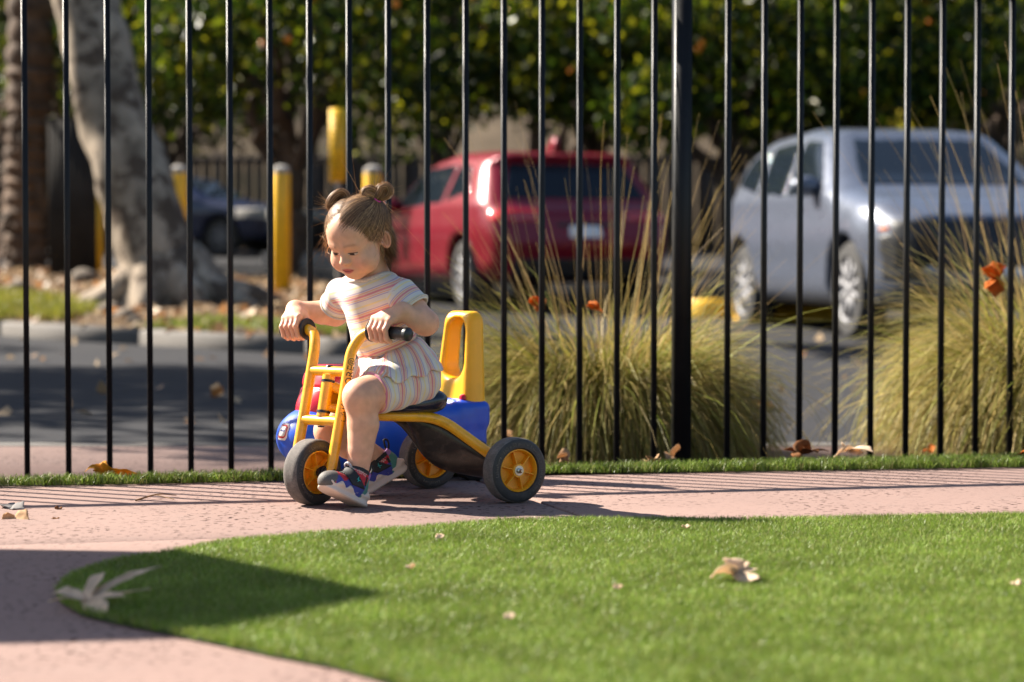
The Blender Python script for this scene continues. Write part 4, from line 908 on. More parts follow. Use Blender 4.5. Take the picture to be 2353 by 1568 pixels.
def toy_back(P):
    q = tf.inv(P); t = np.clip((q[:, 2] - 0.2) / 0.25, 0, 1); q = q.copy(); q[:, 0] /= (1 - 0.30 * t); q[:, 1] = (q[:, 1] + 0.168 + 0.018 * t) / (1 - 0.25 * t)
    d = d_box(q, (0, 0, 0.32), (0.090, 0.036, 0.135), 0.030)
    h = d_box(q, (0, 0, 0.355), (0.054, 0.2, 0.080), 0.044)
    return smax(d, -h, 0.02) * 0.85
V, F = sdf_mesh(toy_back, toy_o - ext + np.array([0, 0, 0.17]), toy_o + ext + np.array([0, 0, 0.48]), 0.004)
obj('push_handle', mesh_np('push_handle', V, F), M_tyel, toy)
for s in (-0.066, 0.066):
    mb = MB(); mb.lathe([(0, 0.008), (0.006, 0.0075), (0.0095, 0.004), (0.0105, -0.004)], tf.p(s, -0.132, 0.222), UT, 20); mb.build('bolt', M_tred, toy, smooth=True)
for s in (-0.085, 0.085):
    for y in (-0.15, 0.2):
        if y > 0: s *= 0.6
        mb = MB(); mb.lathe([(0, -0.025), (0.045, -0.025), (0.055, -0.018), (0.055, 0.018), (0.045, 0.025), (0.02, 0.02), (0, 0.02)], tf.p(s, y, 0.055), NT, 32); mb.build('wheel', M_blackp, toy, smooth=True)
# badge on the nose
M_white = pbr('white_plastic', (0.78, 0.76, 0.72), 0.4); M_redp = pbr('red_print', (0.6, 0.02, 0.02), 0.4); M_blueint = pbr('blue_print', (0.02, 0.06, 0.35), 0.4)
bn = nrm(-NT * 0.25 + UT * 0.95 + np.array([0, 0, 0.22])); bx = nrm(np.cross(ZZ, bn)); by = np.cross(bn, bx)
start = tf.p(0.0, 0.6, 0.150); tt = np.linspace(0, 0.5, 1500); dd = toy_body(start - tt[:, None] * UT); bc = start - tt[np.argmax(dd < 0)] * UT
eps = 1e-3; g = np.array([toy_body((bc + eps * e)[None])[0] - toy_body((bc - eps * e)[None])[0] for e in np.eye(3)]); bn = nrm(g); bx = nrm(np.cross(ZZ, bn)); by = np.cross(bn, bx)
def badge(w, h, lift, cut=0.3):
    a = [(-w, -h * cut), (-w, h * cut), (-w * cut, h), (w * cut, h), (w, h * cut), (w, -h * cut), (w * cut, -h), (-w * cut, -h)]
    mb = MB(); V = [bc + bx * x + by * y + bn * (lift - 6.0 * x * x) for x, y in a] + [bc + bx * x + by * y - bn * 0.01 for x, y in a]
    mb.add(V, [[i, (i + 1) % 8, 8 + (i + 1) % 8, 8 + i] for i in range(8)], [[0, i, i + 1] for i in range(1, 7)]); return mb
bd = badge(0.020, 0.0225, 0.0025, 0.6).build('badge', M_white, toy)
badge(0.0165, 0.018, 0.0032, 0.65).build('badge_border', M_redp, bd); badge(0.0135, 0.0135, 0.0039, 0.72).build('badge_panel', M_white, bd)
me = text_np('little tikes', 0.0066, 0.0002); obj('lettering', remap(me, lambda V: bc + V[:, :1] * 0.75 * bx + (V[:, 1:2] * 1.2 + 0.002) * by + bn * (0.0043 - 6.0 * V[:, :1] ** 2 + V[:, 2:3])), M_blueint, bd)
# ------------------------------------------------------------------ the child
person = empty('person', tuple(T(0, 0.19, 0.0)), 'small child in pastel striped top and shorts holding the tricycle handlebars', 'person')
# --- joints
psi, phi = R(32), R(24)
HL = np.array([math.cos(psi), -math.sin(psi), 0]); HF = np.array([-math.sin(psi) * math.cos(phi), -math.cos(psi) * math.cos(phi), -math.sin(phi)]); HU = np.cross(HF, HL)
hd = Fr(at(822, 547, 5.50), HL, HF, HU, 0.955)
LT = nrm((0.8, -0.6, 0)); FW = nrm((-0.6, -0.8, 0))                 # her left, her front
chest = at(858, 690, 5.565); belly = at(880, 772, 5.575); pelv = at(922, 846, 5.592)
axis = nrm(chest - pelv); tl = nrm(LT - axis * (LT @ axis)); tfw = np.cross(axis, tl) * -1
tfw = np.cross(tl, axis) if np.cross(tl, axis) @ FW > 0 else -np.cross(tl, axis)
TM = np.stack([tl, tfw, axis])
neckb = at(866, 648, 5.567)
shL, elL = at(922, 678, 5.500), at(978, 742, 5.470)
shR, elR = at(786, 676, 5.635), at(771, 722, 5.70)
gL0, gLd = FK(TS + 0.046, 0.0965, 0.4225), nrm(np.array([NF[0], NF[1], -0.06]))
gR0, gRd = FK(-TS - 0.046, 0.0965, 0.4225), nrm(np.array([-NF[0], -NF[1], -0.06]))
def gp(o, d, s, ang, r):
    f = -BK; f = nrm(f - d * (f @ d)); u = np.cross(d, f); u = u if u[2] > 0 else -u
    return o + d * s + r * (math.cos(R(ang)) * f + math.sin(R(ang)) * u)
def hand(S, o, d, s0, wrist_s):
    ps = [s0 + 0.0163 * i for i in range(4)]
    wr = gp(o, d, wrist_s, 118, 0.058)
    ln = (1.0, 1.06, 1.03, 0.9)
    for i, s in enumerate(ps):
        k = gp(o, d, s, 66, 0.0335 - 0.0015 * (i == 3)); p = gp(o, d, s - 0.001, 18, 0.0285); e = gp(o, d, s - 0.001, 18 - 58 * ln[i], 0.0245); t = gp(o, d, s, 18 - 100 * ln[i], 0.0225)
        r = 0.0076 if i < 3 else 0.0069
        S.cone(wr, k, 0.0175, 0.0105, 0.010 if i else 0.018)
        S.chain([k, p, e, t], [r + 0.0014, r, r * 0.93, r * 0.84], 0.0025)
    m = gp(o, d, (ps[0] + wrist_s) / 2, 100, 0.034); S.ell(m, (0.022, 0.022, 0.017), k=0.014)
    b = gp(o, d, ps[0] + 0.012, 128, 0.032)
    S.cone(wr, b, 0.016, 0.011, 0.012); S.chain([b, gp(o, d, ps[0] - 0.006, 175, 0.026), gp(o, d, ps[0] - 0.010, 222, 0.0245)], [0.0105, 0.009, 0.0078], 0.004)
    return wr
hipL, knL, anL = at(952, 872, 5.555), at(829, 912, 5.425), at(822, 1088, 5.425)
hipR, knR, anR = at(888, 868, 5.635), at(762, 990, 5.615), at(868, 1052, 5.69)
B = SDF()
# torso under the clothes
B.ell(chest, (0.076, 0.058, 0.072), TM).ell(belly, (0.076, 0.064, 0.072), TM, 0.04).ell(pelv, (0.082, 0.068, 0.062), TM, 0.04)
B.cone(neckb - axis * 0.02, hd.p(0, -0.018, -0.055), 0.040, 0.036, 0.015)
B.cone(chest + axis * 0.028, shL, 0.036, 0.034, 0.03).cone(chest + axis * 0.028, shR, 0.036, 0.034, 0.03)
# left arm
wL = gp(gL0, gLd, 0.072, 118, 0.058); wR = gp(gR0, gRd, 0.070, 118, 0.058)
mL = elL + (wL - elL) * 0.35
B.chain([shL, shL + (elL - shL) * 0.5, elL], [0.033, 0.0325, 0.0290], 0.02).ell(elL, (0.0295, 0.0295, 0.0285), k=0.01)
B.chain([elL, mL, wL], [0.0290, 0.0298, 0.0195], 0.012)
mR = elR + (wR - elR) * 0.35
B.chain([shR, shR + (elR - shR) * 0.5, elR], [0.033, 0.0325, 0.0290], 0.02).chain([elR, mR, wR], [0.0290, 0.0298, 0.0195], 0.012)
hand(B, gL0, gLd, 0.020, 0.072); hand(B, gR0, gRd, 0.018, 0.070)
# legs
for hp_, kn, an, side in ((hipL, knL, anL, 1), (hipR, knR, anR, -1)):
    sh = kn + (an - kn) * 0.36; bk_ = nrm(np.array([0.8, 0.6, 0])) if side > 0 else nrm(np.array([0.3, 0.3, -0.8]))
    B.chain([hp_, hp_ + (kn - hp_) * 0.6, kn], [0.060, 0.052, 0.0425], 0.03)
    B.ell(kn, (0.0405, 0.0405, 0.042), k=0.012)
    B.chain([kn, sh + bk_ * 0.010, kn + (an - kn) * 0.7 + bk_ * 0.004, an], [0.037, 0.0385, 0.0315, 0.0255], 0.014)
# head, in its own frame
def head_fn(P):
    q = hd.inv(P); s = q.copy(); s[:, 0] = np.abs(s[:, 0])
    d = d_ell(q, (0, -0.014, 0.030), (0.070, 0.086, 0.069))
    d = smin(d, d_ell(q, (0, 0.018, -0.032), (0.0575, 0.053, 0.058)), 0.03)
    d = smin(d, d_ell(q, (0, 0.038, 0.032), (0.050, 0.036, 0.040)), 0.03)
    d = smin(d, d_ell(s, (0.0385, 0.036, -0.045), (0.0285, 0.029, 0.030)), 0.022)
    d = smin(d, d_ell(q, (0, 0.046, -0.076), (0.023, 0.021, 0.0165)), 0.02)
    d = smax(d, -d_ell(s, (0.027, 0.084, -0.009), (0.017, 0.013, 0.0105)), 0.014)          # sockets
    d = smin(d, d_ell(s, (0.0265, 0.0575, -0.0125), (0.0150, 0.0125, 0.0115)), 0.005)      # lidded eyes
    d = smax(d, -d_cone(s, (0.018, 0.0742, -0.0155), (0.036, 0.0682, -0.0155), 0.0014, 0.0012), 0.0025)
    d = smin(d, d_cone(s, (0.014, 0.070, 0.006), (0.038, 0.060, 0.007), 0.006, 0.004), 0.02)   # brow
    d = smin(d, d_cone(q, (0, 0.064, -0.006), (0, 0.0805, -0.0325), 0.0065, 0.0095), 0.014)  # nose
    d = smin(d, d_ell(s, (0.0095, 0.0765, -0.0355), (0.0062, 0.0068, 0.0055)), 0.006)
    d = smax(d, -d_ell(s, (0.0050, 0.0825, -0.0425), (0.0028, 0.003, 0.003)), 0.003)
    d = smin(d, d_ell(q, (0, 0.058, -0.058), (0.022, 0.014, 0.014)), 0.014)                 # mouth mound
    d = smin(d, d_ell(s, (0.007, 0.0690, -0.0570), (0.0125, 0.0048, 0.0030)), 0.003)
    d = smin(d, d_ell(q, (0, 0.0685, -0.0638), (0.0130, 0.0052, 0.0034)), 0.003)
    d = smax(d, -d_cone(s, (0, 0.0745, -0.0603), (0.0165, 0.0670, -0.0590), 0.0011, 0.0009), 0.002)
    EM = np.array([[0.80, 0.60, 0], [-0.60, 0.80, 0], [0, 0, 1]]); e = d_ell(s, (0.0715, -0.018, -0.012), (0.0085, 0.0145, 0.0245), EM)  # ear
    e = smax(e, -d_ell(s, (0.0765, -0.0135, -0.010), (0.0095, 0.0100, 0.0178), EM), 0.003); e = smin(e, d_cone(s, (0.0700, -0.021, 0.002), (0.0715, -0.018, -0.020), 0.0038, 0.0038), 0.004)
    e = smin(e, d_cone(s, (0.069, -0.004, -0.016), (0.071, 0.003, -0.014), 0.004, 0.004), 0.004)
    return smin(d, e, 0.005) * hd.sc
B.op('u', head_fn, 0.012, hd.o, 0.125)
V, F = sdf_mesh(B, (-0.66, 5.30, 0.05), (-0.14, 5.83, 0.78), 0.0021, margin=0.02)
# skin colours: lips, brows, lashes, flushed cheeks, knees and knuckles; shade painted into mouth line, lid crease, nostrils
q = hd.inv(V); ax_ = np.abs(q[:, 0]); face = (q[:, 1] > 0.03) & (np.linalg.norm(q, axis=1) < 0.13)
skin = np.array([0.67, 0.375, 0.245]); col = np.tile(skin, (len(V), 1))
def tint(w, c): global col; w = np.clip(w, 0, 1)[:, None]; col = col * (1 - w) + np.asarray(c) * w
def spot(c, r, sharp=1.0): return np.clip((1.2 - np.linalg.norm((np.c_[ax_, q[:, 1:]] - np.asarray(c)) / np.asarray(r), axis=1)) * sharp, 0, 1)
tint(spot((0.036, 0.055, -0.045), (0.024, 0.03, 0.02)) * 0.5, (0.66, 0.26, 0.20))
tint(spot((0.0, 0.088, -0.034), (0.010, 0.012, 0.010)) * 0.35, (0.66, 0.27, 0.21))
tint(np.clip(1.15 - np.hypot(ax_ / 0.0180, (q[:, 2] + 0.0603 - 0.0024 * (ax_ / 0.018) ** 2) / (0.0066 * (1.05 - (ax_ / 0.027) ** 2))), 0, 0.25) * 4 * face * (q[:, 1] > 0.064), (0.52, 0.14, 0.125))
tint((np.abs(q[:, 2] + 0.0603 - 0.0024 * (ax_ / 0.018) ** 2) < 0.0013) * (ax_ < 0.0175) * face * 0.75, (0.22, 0.04, 0.04))
bz = 0.0085 + 0.0028 * np.clip(1 - ((ax_ - 0.031) / 0.02) ** 2, -1, 1)
tint(np.clip(1.1 - np.abs(q[:, 2] - bz) / 0.0048, 0, 1) * np.clip((ax_ - 0.009) / 0.006, 0, 1) * np.clip((0.046 - ax_) / 0.008, 0, 1) * face * 0.42, (0.24, 0.11, 0.05))
ex_ = np.clip(1 - ((ax_ - 0.0268) / 0.0128) ** 2, 0, 1); top_ = -0.0128 + 0.0012 * ex_; bot_ = -0.0145 - 0.0036 * ex_ ** 0.7
inn = (q[:, 2] < top_) & (q[:, 2] > bot_) & (ex_ > 0) & face
tint(inn * 0.9, (0.55, 0.47, 0.42)); tint(inn * (np.abs(ax_ - 0.0255 - 0.0015 * np.sign(-q[:, 0])) < 0.0066) * 1.0, (0.022, 0.013, 0.010))
tint(np.clip(1.5 - np.abs(q[:, 2] - top_ - 0.0006) / 0.0014, 0, 1) * (ex_ > 0.02) * face * 0.95, (0.03, 0.016, 0.011))
tint(np.clip(1.3 - np.abs(q[:, 2] - bot_ + 0.0004) / 0.0010, 0, 1) * (ex_ > 0.05) * face * 0.45, (0.25, 0.10, 0.07))
tint((np.abs(q[:, 2] + 0.0050) < 0.0010) * (np.abs(ax_ - 0.0268) < 0.0115) * face * 0.3, (0.42, 0.19, 0.13))
tint(spot((0.005, 0.0815, -0.042), (0.003, 0.004, 0.0028)) * 0.8, (0.20, 0.06, 0.04))
tint(np.clip(1.3 - np.linalg.norm((np.c_[ax_, q[:, 1:]] - np.array([0.074, -0.012, -0.012])) / np.array([0.014, 0.022, 0.03]), axis=1), 0, 1) * 0.5, (0.62, 0.22, 0.17))
for kn in (knL, knR): tint(np.clip(1.25 - np.linalg.norm(V - kn, axis=1) / 0.046, 0, 1) * 0.45, (0.64, 0.27, 0.20))
for e_ in (elL, elR): tint(np.clip(1.2 - np.linalg.norm(V - e_, axis=1) / 0.04, 0, 1) * 0.4, (0.64, 0.28, 0.21))
for o_, d_ in ((gL0, gLd), (gR0, gRd)): tint(np.clip(1.2 - np.linalg.norm(V - gp(o_, d_, 0.045, 10, 0.03), axis=1) / 0.04, 0, 1) * 0.4, (0.65, 0.29, 0.22))
M_skin = pbr('skin', (1, 1, 1), 0.52, attr='col', var=0.11, vs_=45, spec=0.35, sss=0.25, bump=0.12, bs=700, rvar=0.06)
obj('body', mesh_np('body', V, F, cols=col), M_skin, person)

# --- clothes: knitted stripes follow a coordinate carried by each garment
def stripe_mat(name, period):
    m, nt, N, L, b = nodes_of(name)
    a = N.new('ShaderNodeAttribute'); a.attribute_name = 'u'
    dv = N.new('ShaderNodeMath'); dv.operation = 'DIVIDE'; dv.inputs[1].default_value = period; L.new(a.outputs['Fac'], dv.inputs[0])
    fr = N.new('ShaderNodeMath'); fr.operation = 'FRACT'; L.new(dv.outputs[0], fr.inputs[0])
    r = N.new('ShaderNodeValToRGB'); r.color_ramp.interpolation = 'CONSTANT'
    Wt, Ye, Or, Mg, Li = (0.66, 0.62, 0.57), (0.76, 0.63, 0.28), (0.76, 0.33, 0.17), (0.58, 0.10, 0.22), (0.40, 0.27, 0.47)
    st = [(0, Ye), (0.05, Wt), (0.24, Li), (0.295, Wt), (0.33, Or), (0.395, Wt), (0.42, Or), (0.46, Mg), (0.525, Or), (0.565, Wt), (0.60, Or), (0.655, Wt), (0.69, Li), (0.745, Wt), (0.96, Ye)]
    e = r.color_ramp.elements; e[0].position = 0; e[0].color = rgb(Ye); e[1].position = st[1][0]; e[1].color = rgb(Wt)
    for p_, c_ in st[2:]: x = e.new(p_); x.color = rgb(c_)
    L.new(fr.outputs[0], r.inputs[0])
    tc = N.new('ShaderNodeTexCoord'); nz = N.new('ShaderNodeTexNoise'); nz.inputs['Scale'].default_value = 900; L.new(tc.outputs['Object'], nz.inputs['Vector'])
    mx = N.new('ShaderNodeMix'); mx.data_type = 'RGBA'; mx.inputs[0].default_value = 0.22; L.new(r.outputs[0], mx.inputs[6]); mx.inputs[7].default_value = rgb(Wt)
    L.new(mx.outputs[2], b.inputs['Base Color']); b.inputs['Roughness'].default_value = 0.9; b.inputs['Specular IOR Level'].default_value = 0.2
    b.inputs['Sheen Weight'].default_value = 0.25
    bp = N.new('ShaderNodeBump'); bp.inputs['Strength'].default_value = 0.5; bp.inputs['Distance'].default_value = 0.0012; L.new(nz.outputs[0], bp.inputs['Height'])
    L.new(bp.outputs[0], b.inputs['Normal']); return m
M_knit = stripe_mat('striped_knit', 0.047)
M_rib = pbr('grey_rib_knit', (0.55, 0.50, 0.45), 0.9, var=0.15, vs_=300)
waist = at(890, 808, 5.578)
def torso_fn(P, o=0.0):
    d = d_ell(P, chest, (0.081 + o, 0.063 + o, 0.080 + o), TM); d = smin(d, d_ell(P, belly, (0.083 + o, 0.071 + o, 0.078 + o), TM), 0.045)
    d = smin(d, d_cone(P, chest + axis * 0.030, shL, 0.040 + o, 0.039 + o), 0.025); return smin(d, d_cone(P, chest + axis * 0.030, shR, 0.040 + o, 0.039 + o), 0.025)
def folds(P):
    a = (P - belly) @ axis; x = (P - belly) @ tl
    return 0.0022 * np.sin(a * 120 + 26 * x + 3 * np.sin(x * 40)) * np.clip(1 - np.abs(a + 0.01) / 0.085, 0, 1) + 0.0014 * np.sin(x * 95 + a * 60)
def shirt_fn(P):
    d = torso_fn(P, 0.002) + folds(P)
    d = smax(d, -((P - waist) @ axis + 0.004), 0.004)
    d = smax(d, -d_cone(P, neckb + axis * 0.016 + tfw * 0.010, neckb + axis * 0.10 + tfw * 0.010, 0.047, 0.085), 0.004)
    return d
V, F = sdf_mesh(shirt_fn, (-0.52, 5.40, 0.34), (-0.20, 5.75, 0.60), 0.0025)
u = (V - neckb) @ axis * -1 + 0.012 + 0.02 * ((V - neckb) @ tl) + 0.10 * np.abs((V - neckb) @ tl) ** 1.5 * 0
shirt = obj('shirt', mesh_np('shirt', V, F, u=u), M_knit, person)
# neck rib
th = np.linspace(0, 2 * np.pi, 49)[:-1]; ring = []
for t in th:
    dr = tl * math.cos(t) + tfw * math.sin(t); st = neckb + tfw * 0.010 + dr * 0.0535 + axis * 0.07; ks = np.linspace(0, 0.16, 320)
    dv = shirt_fn(st - ks[:, None] * axis); ring.append(st - axis * (ks[np.argmax(dv < 0)] if (dv < 0).any() else 0.09))
ring = np.array(ring); hh_ = (ring - neckb) @ axis; hs_ = np.mean([np.roll(hh_, k) for k in range(-3, 4)], 0); ring += (hs_ - hh_)[:, None] * axis; ring = np.vstack([ring, ring[:2]])
mb = MB(); mb.tube(ring, 0.0078, 10, cap=False, flat=0.75); mb.build('neckband', M_rib, shirt, smooth=True, auto=80)
for sh_, el_, nm in ((shL, elL, 1), (shR, elR, -1)):
    ad = nrm(el_ - sh_); end = sh_ + ad * 0.052
    def sl(P, sh_=sh_, ad=ad, end=end):
        d = d_cone(P, sh_ - ad * 0.012, end + ad * 0.02, 0.0415, 0.0445)
        d = smax(d, (P - end) @ ad, 0.003); d = smax(d, -((P - sh_) @ ad + 0.018), 0.01)
        return smax(d, -np.maximum(d_cone(P, sh_, end + ad * 0.05, 0.037, 0.0395), -((P - sh_) @ ad - 0.03)), 0.002)
    V, F = sdf_mesh(sl, sh_ - 0.09, sh_ + 0.11, 0.0025); u = (V - sh_) @ ad + 0.006
    s_ = obj('sleeve', mesh_np('sleeve', V, F, u=u), M_knit, shirt)
    # turned cuff
    a1 = nrm(np.cross(ad, ZZ)); a2 = np.cross(ad, a1); cN = end - ad * 0.007
    ring = np.array([cN + 0.0415 * (a1 * math.cos(t) + a2 * math.sin(t)) for t in np.append(th, th[:2])])
    mb = MB(); mb.tube(ring, 0.0065, 10, cap=False, flat=0.5, ref=ad); mb.build('cuff', M_rib, s_, smooth=True, auto=80)
# shorts
hmL = hipL + (knL - hipL) * 0.80; hmR = hipR + (knR - hipR) * 0.66
def shorts_fn(P):
    d = d_ell(P, pelv, (0.090, 0.076, 0.066), TM)
    for h_, k_, e_ in ((hipL, knL, hmL), (hipR, knR, hmR)):
        a_ = nrm(k_ - h_); g = d_cone(P, h_, k_, 0.067, 0.0495); g = smax(g, (P - e_) @ a_, 0.004)
        g = smax(g, -np.full(len(P), 1.0), 0.002); d = smin(d, g, 0.02)
    return d + 0.0012 * np.sin((P @ np.array([90, 60, 140]))) * 1.0
V, F = sdf_mesh(shorts_fn, (-0.52, 5.36, 0.16), (-0.12, 5.80, 0.46), 0.0028)
aL = nrm(knL - hipL); u = (V - hipL) @ aL + 0.02
shorts = obj('shorts', mesh_np('shorts', V, F, u=u), M_knit, person)
# ruffled hem of the top
nth, nr = 160, 16; tt = np.linspace(0, 2 * np.pi, nth, endpoint=False); V = []; u = []
dn = nrm(np.array([0.05, 0.02, -1.0]))
for j in range(nr):
    f = j / (nr - 1)
    for t in tt:
        ru = math.sin(11 * t + 0.6 * math.sin(3 * t)); ru2 = math.sin(23 * t + 1.3)
        rx = 0.090 + 0.040 * f ** 0.75 + (0.0075 * ru + 0.002 * ru2) * f ** 1.2; ry = 0.079 + 0.038 * f ** 0.75 + (0.0075 * ru + 0.002 * ru2) * f ** 1.2
        front = 0.5 + 0.5 * math.sin(t); drop = (0.106 - 0.052 * front + 0.004 * ru) * f
        lift = 0.022 * front * f ** 1.5
        c = waist + tl * rx * math.cos(t) + tfw * (ry * math.sin(t) + lift)
        ax2 = nrm(-axis * (1 - 0.55 * f) + dn * (0.55 * f)); V.append(c + ax2 * drop + axis * 0.007); u.append(t * 0.118)
V = np.array(V); fj = np.repeat(np.arange(nr) / (nr - 1), nth)
for _ in range(6):      # drape the ruffle outside the top and the shorts
    dm = np.minimum(shorts_fn(V), shirt_fn(V)); w_ = np.where(fj < 0.01, 0.0012 - dm, np.clip(0.0025 + 0.006 * fj - dm, 0, 0.02)); e_ = 0.002
    G = np.stack([np.minimum(shorts_fn(V + e_ * k_), shirt_fn(V + e_ * k_)) - np.minimum(shorts_fn(V - e_ * k_), shirt_fn(V - e_ * k_)) for k_ in np.eye(3)], 1)
    V += G / (np.linalg.norm(G, axis=1)[:, None] + 1e-9) * w_[:, None]
i = np.arange(nr - 1)[:, None] * nth; j = np.arange(nth)[None]; j2 = (j + 1) % nth
F = np.stack([i + j, i + nth + j, i + nth + j2, i + j2], -1).reshape(-1, 4)
u = np.array(u); ph_ = np.abs((u / 0.047) % 1); 
sk = obj('ruffle', mesh_np('ruffle', V, F, u=u), M_knit, shirt); md = sk.modifiers.new('s', 'SOLIDIFY'); md.thickness = 0.003; md.offset = 1

# --- shoes
M_sole = pbr('cream_rubber_sole', (0.68, 0.55, 0.46), 0.6, var=0.06, vs_=20, dirt=(0.45, 0.35, 0.28), dirt_amt=0.3, ds=40)
M_upper = pbr('shoe_fabric', (1, 1, 1), 0.7, attr='col', var=0.18, vs_=400, bump=0.3, bs=900)
M_webb = pbr('black_webbing', (0.016, 0.016, 0.018), 0.7, var=0.3, vs_=300); M_lilac = pbr('lilac_lining', (0.36, 0.16, 0.42), 0.85)
M_teal = pbr('teal_print', (0.03, 0.42, 0.40), 0.5); M_outs = pbr('black_outsole', (0.02, 0.018, 0.018), 0.7); M_patt = pbr('speckled_pull_tab', (0.4, 0.4, 0.4), 0.7, var=0.9, vs_=260)
def shoe(frame, ankle, out):
    """frame: x to the outer side, y to the toe, z up; origin under the foot"""
    fr_ = frame; an_l = fr_.inv(ankle[None])[0]
    def foot2d(q): return smin(d_cone(np.c_[q[:, 0], q[:, 1], 0 * q[:, 0]], (0, -0.045, 0), (0.004, 0.04, 0), 0.0275, 0.0325), 1.0, 0)
    def topz(q): return 0.029 + 0.007 * np.clip((-q[:, 1] - 0.01) / 0.06, 0, 1) + 0.0055 * np.sin(q[:, 1] * 190 + 0.5)
    def sole_fn(P):
        q = fr_.inv(P); d2 = foot2d(q) - 0.006 * np.clip((-q[:, 1]) / 0.07, 0, 1) - 0.002 * np.sin(q[:, 2] * 300)
        zb = 0.012 * np.clip((q[:, 1] - 0.03) / 0.045, 0, 1) ** 2 + 0.008 * np.clip((-q[:, 1] - 0.055) / 0.03, 0, 1) ** 2
        return smax(smax(d2, q[:, 2] - topz(q), 0.006), zb - q[:, 2], 0.006)
    cl = an_l + np.array([0, 0, 0.006]); cl_low = np.array([0, -0.026, 0.045])
    def up_fn(P):
        q = fr_.inv(P)
        d = d_ell(q, (0.002, 0.034, 0.026), (0.0325, 0.047, 0.030)); d = smin(d, d_ell(q, (0, -0.025, 0.030), (0.0305, 0.042, 0.040)), 0.02)
        d = smin(d, d_cone(q, cl_low, cl, 0.034, 0.0325), 0.018); d = smax(d, 0.010 - q[:, 2], 0.003)
        ad = nrm(cl - cl_low); d = smax(d, (q - cl) @ ad - 0.004 * np.sin(np.arctan2(q[:, 0], q[:, 1] + 0.03)), 0.004)
        return smax(d, -(d_cone(q, cl - ad * 0.03, cl + ad * 0.05, 0.0275, 0.030)), 0.003)
    lo, hi = fr_.o - 0.13, fr_.o + 0.14
    V, F = sdf_mesh(up_fn, lo, hi, 0.0022); q = fr_.inv(V); c = np.tile([0.50, 0.018, 0.030], (len(V), 1))
    wv = 0.005 * np.sin(q[:, 1] * 150)
    blue = (q[:, 2] < 0.0415 + wv) & (q[:, 1] < 0.055); c[blue] = (0.045, 0.055, 0.28)
    c[(q[:, 1] < -0.036 + (q[:, 2] - 0.04) * -0.25)] = (0.075, 0.24, 0.20)
    c[(q[:, 1] > 0.049 + 0.35 * (0.04 - q[:, 2]) + wv * 0.6)] = (0.105, 0.095, 0.085)
    ad = nrm(cl - cl_low); hgt = (q - cl) @ ad; c[(hgt > -0.007) & (q[:, 1] > -0.040)] = (0.015, 0.015, 0.017); c[(hgt > -0.012) & (q[:, 1] <= -0.040)] = (0.36, 0.17, 0.42)
    zz_ = (np.abs(hgt + 0.0105 + 0.0022 * np.sign(np.sin(np.arctan2(q[:, 0], q[:, 1] + 0.03) * 40))) < 0.0013) & (q[:, 1] > -0.03); c[zz_] = (0.55, 0.52, 0.45)
    c[(np.abs(q[:, 1] + 0.034) < 0.0035) & (q[:, 2] > 0.045) & (hgt < -0.012)] = (0.012, 0.012, 0.012)
    sh_o = obj('shoe', mesh_np('shoe', V, F, cols=c), M_upper, person)
    V, F = sdf_mesh(sole_fn, lo, hi, 0.0022); obj('sole', mesh_np('sole', V, F), M_sole, sh_o)
    def outs(P): q = fr_.inv(P); return np.maximum(sole_fn(P + fr_.M[2] * 0.0022) + 0.0030, q[:, 2] - 0.004 - 0.012 * np.clip((q[:, 1] - 0.03) / 0.045, 0, 1) ** 2)
    V, F = sdf_mesh(outs, lo, hi, 0.0025); obj('outsole', mesh_np('outsole', V, F), M_outs, sh_o)
    # strap across the instep: a band wrapped on the upper
    n0 = nrm(np.array([0, 0.62, 0.78])); p0 = np.array([0, 0.006, 0.062])
    def strap(P):
        q = fr_.inv(P); t = (q - p0) @ nrm(np.array([0, -0.70, 0.70])) + 0.10 * np.abs(q[:, 0]); return np.maximum(np.maximum(up_fn(P) - 0.0035, -(up_fn(P) + 0.002)), np.maximum(np.abs(t) - 0.0145, 0.036 - q[:, 2]))
    V, F = sdf_mesh(strap, lo, hi, 0.002); st_ = obj('strap', mesh_np('strap', V, F), M_webb, sh_o)
    # small figure printed on the outer end of the strap
    sx = out; start = np.array([sx * 0.10, -0.006, 0.052]); ts = np.linspace(0, 0.1, 600); pts = fr_.p(start - ts[:, None] * np.array([sx, 0, 0]))
    k = np.argmax(strap(pts) < 0); bc_ = pts[k]; nx = fr_.p(np.array([sx, 0.25, 0.25])) - fr_.o; nx = nrm(nx); ey = nrm(fr_.p(np.array([0, 0.5, 1.0])) - fr_.o); ey = nrm(ey - nx * (ey @ nx)); ex = np.cross(ey, nx)
    L2 = lambda x, y: bc_ + ex * x + ey * y + nx * 0.0022
    mb = MB()
    for a_, b_, w in (((0, -0.001), (0.0008, 0.0028), 0.0011), ((0.0008, 0.0028), (0.0042, 0.0062), 0.0007), ((0.0004, 0.0024), (-0.0038, 0.0012), 0.0007), ((0, -0.001), (0.0045, -0.0042), 0.0009), ((0, -0.001), (-0.0036, -0.0052), 0.0009)):
        mb.tube([L2(*a_), L2(*b_)], w, 6)
    mb.lathe([(0, -0.001), (0.001, 0), (0, 0.001)], L2(0.0012, 0.0044), nx, 8); mb.build('logo', M_teal, st_)
    # pull loops
    mb = MB(); ba = cl + np.array([0, -0.030, -0.006]); mb.tube(fr_.p(curve_pts([ba, ba + [0, -0.010, 0.012], ba + [0, -0.013, 0.026], ba + [0, -0.006, 0.032], ba + [0, -0.002, 0.022], ba + [0, 0.001, 0.006]], 24)), 0.0026, 8); mb.build('pull_loop', M_webb, sh_o, smooth=True)
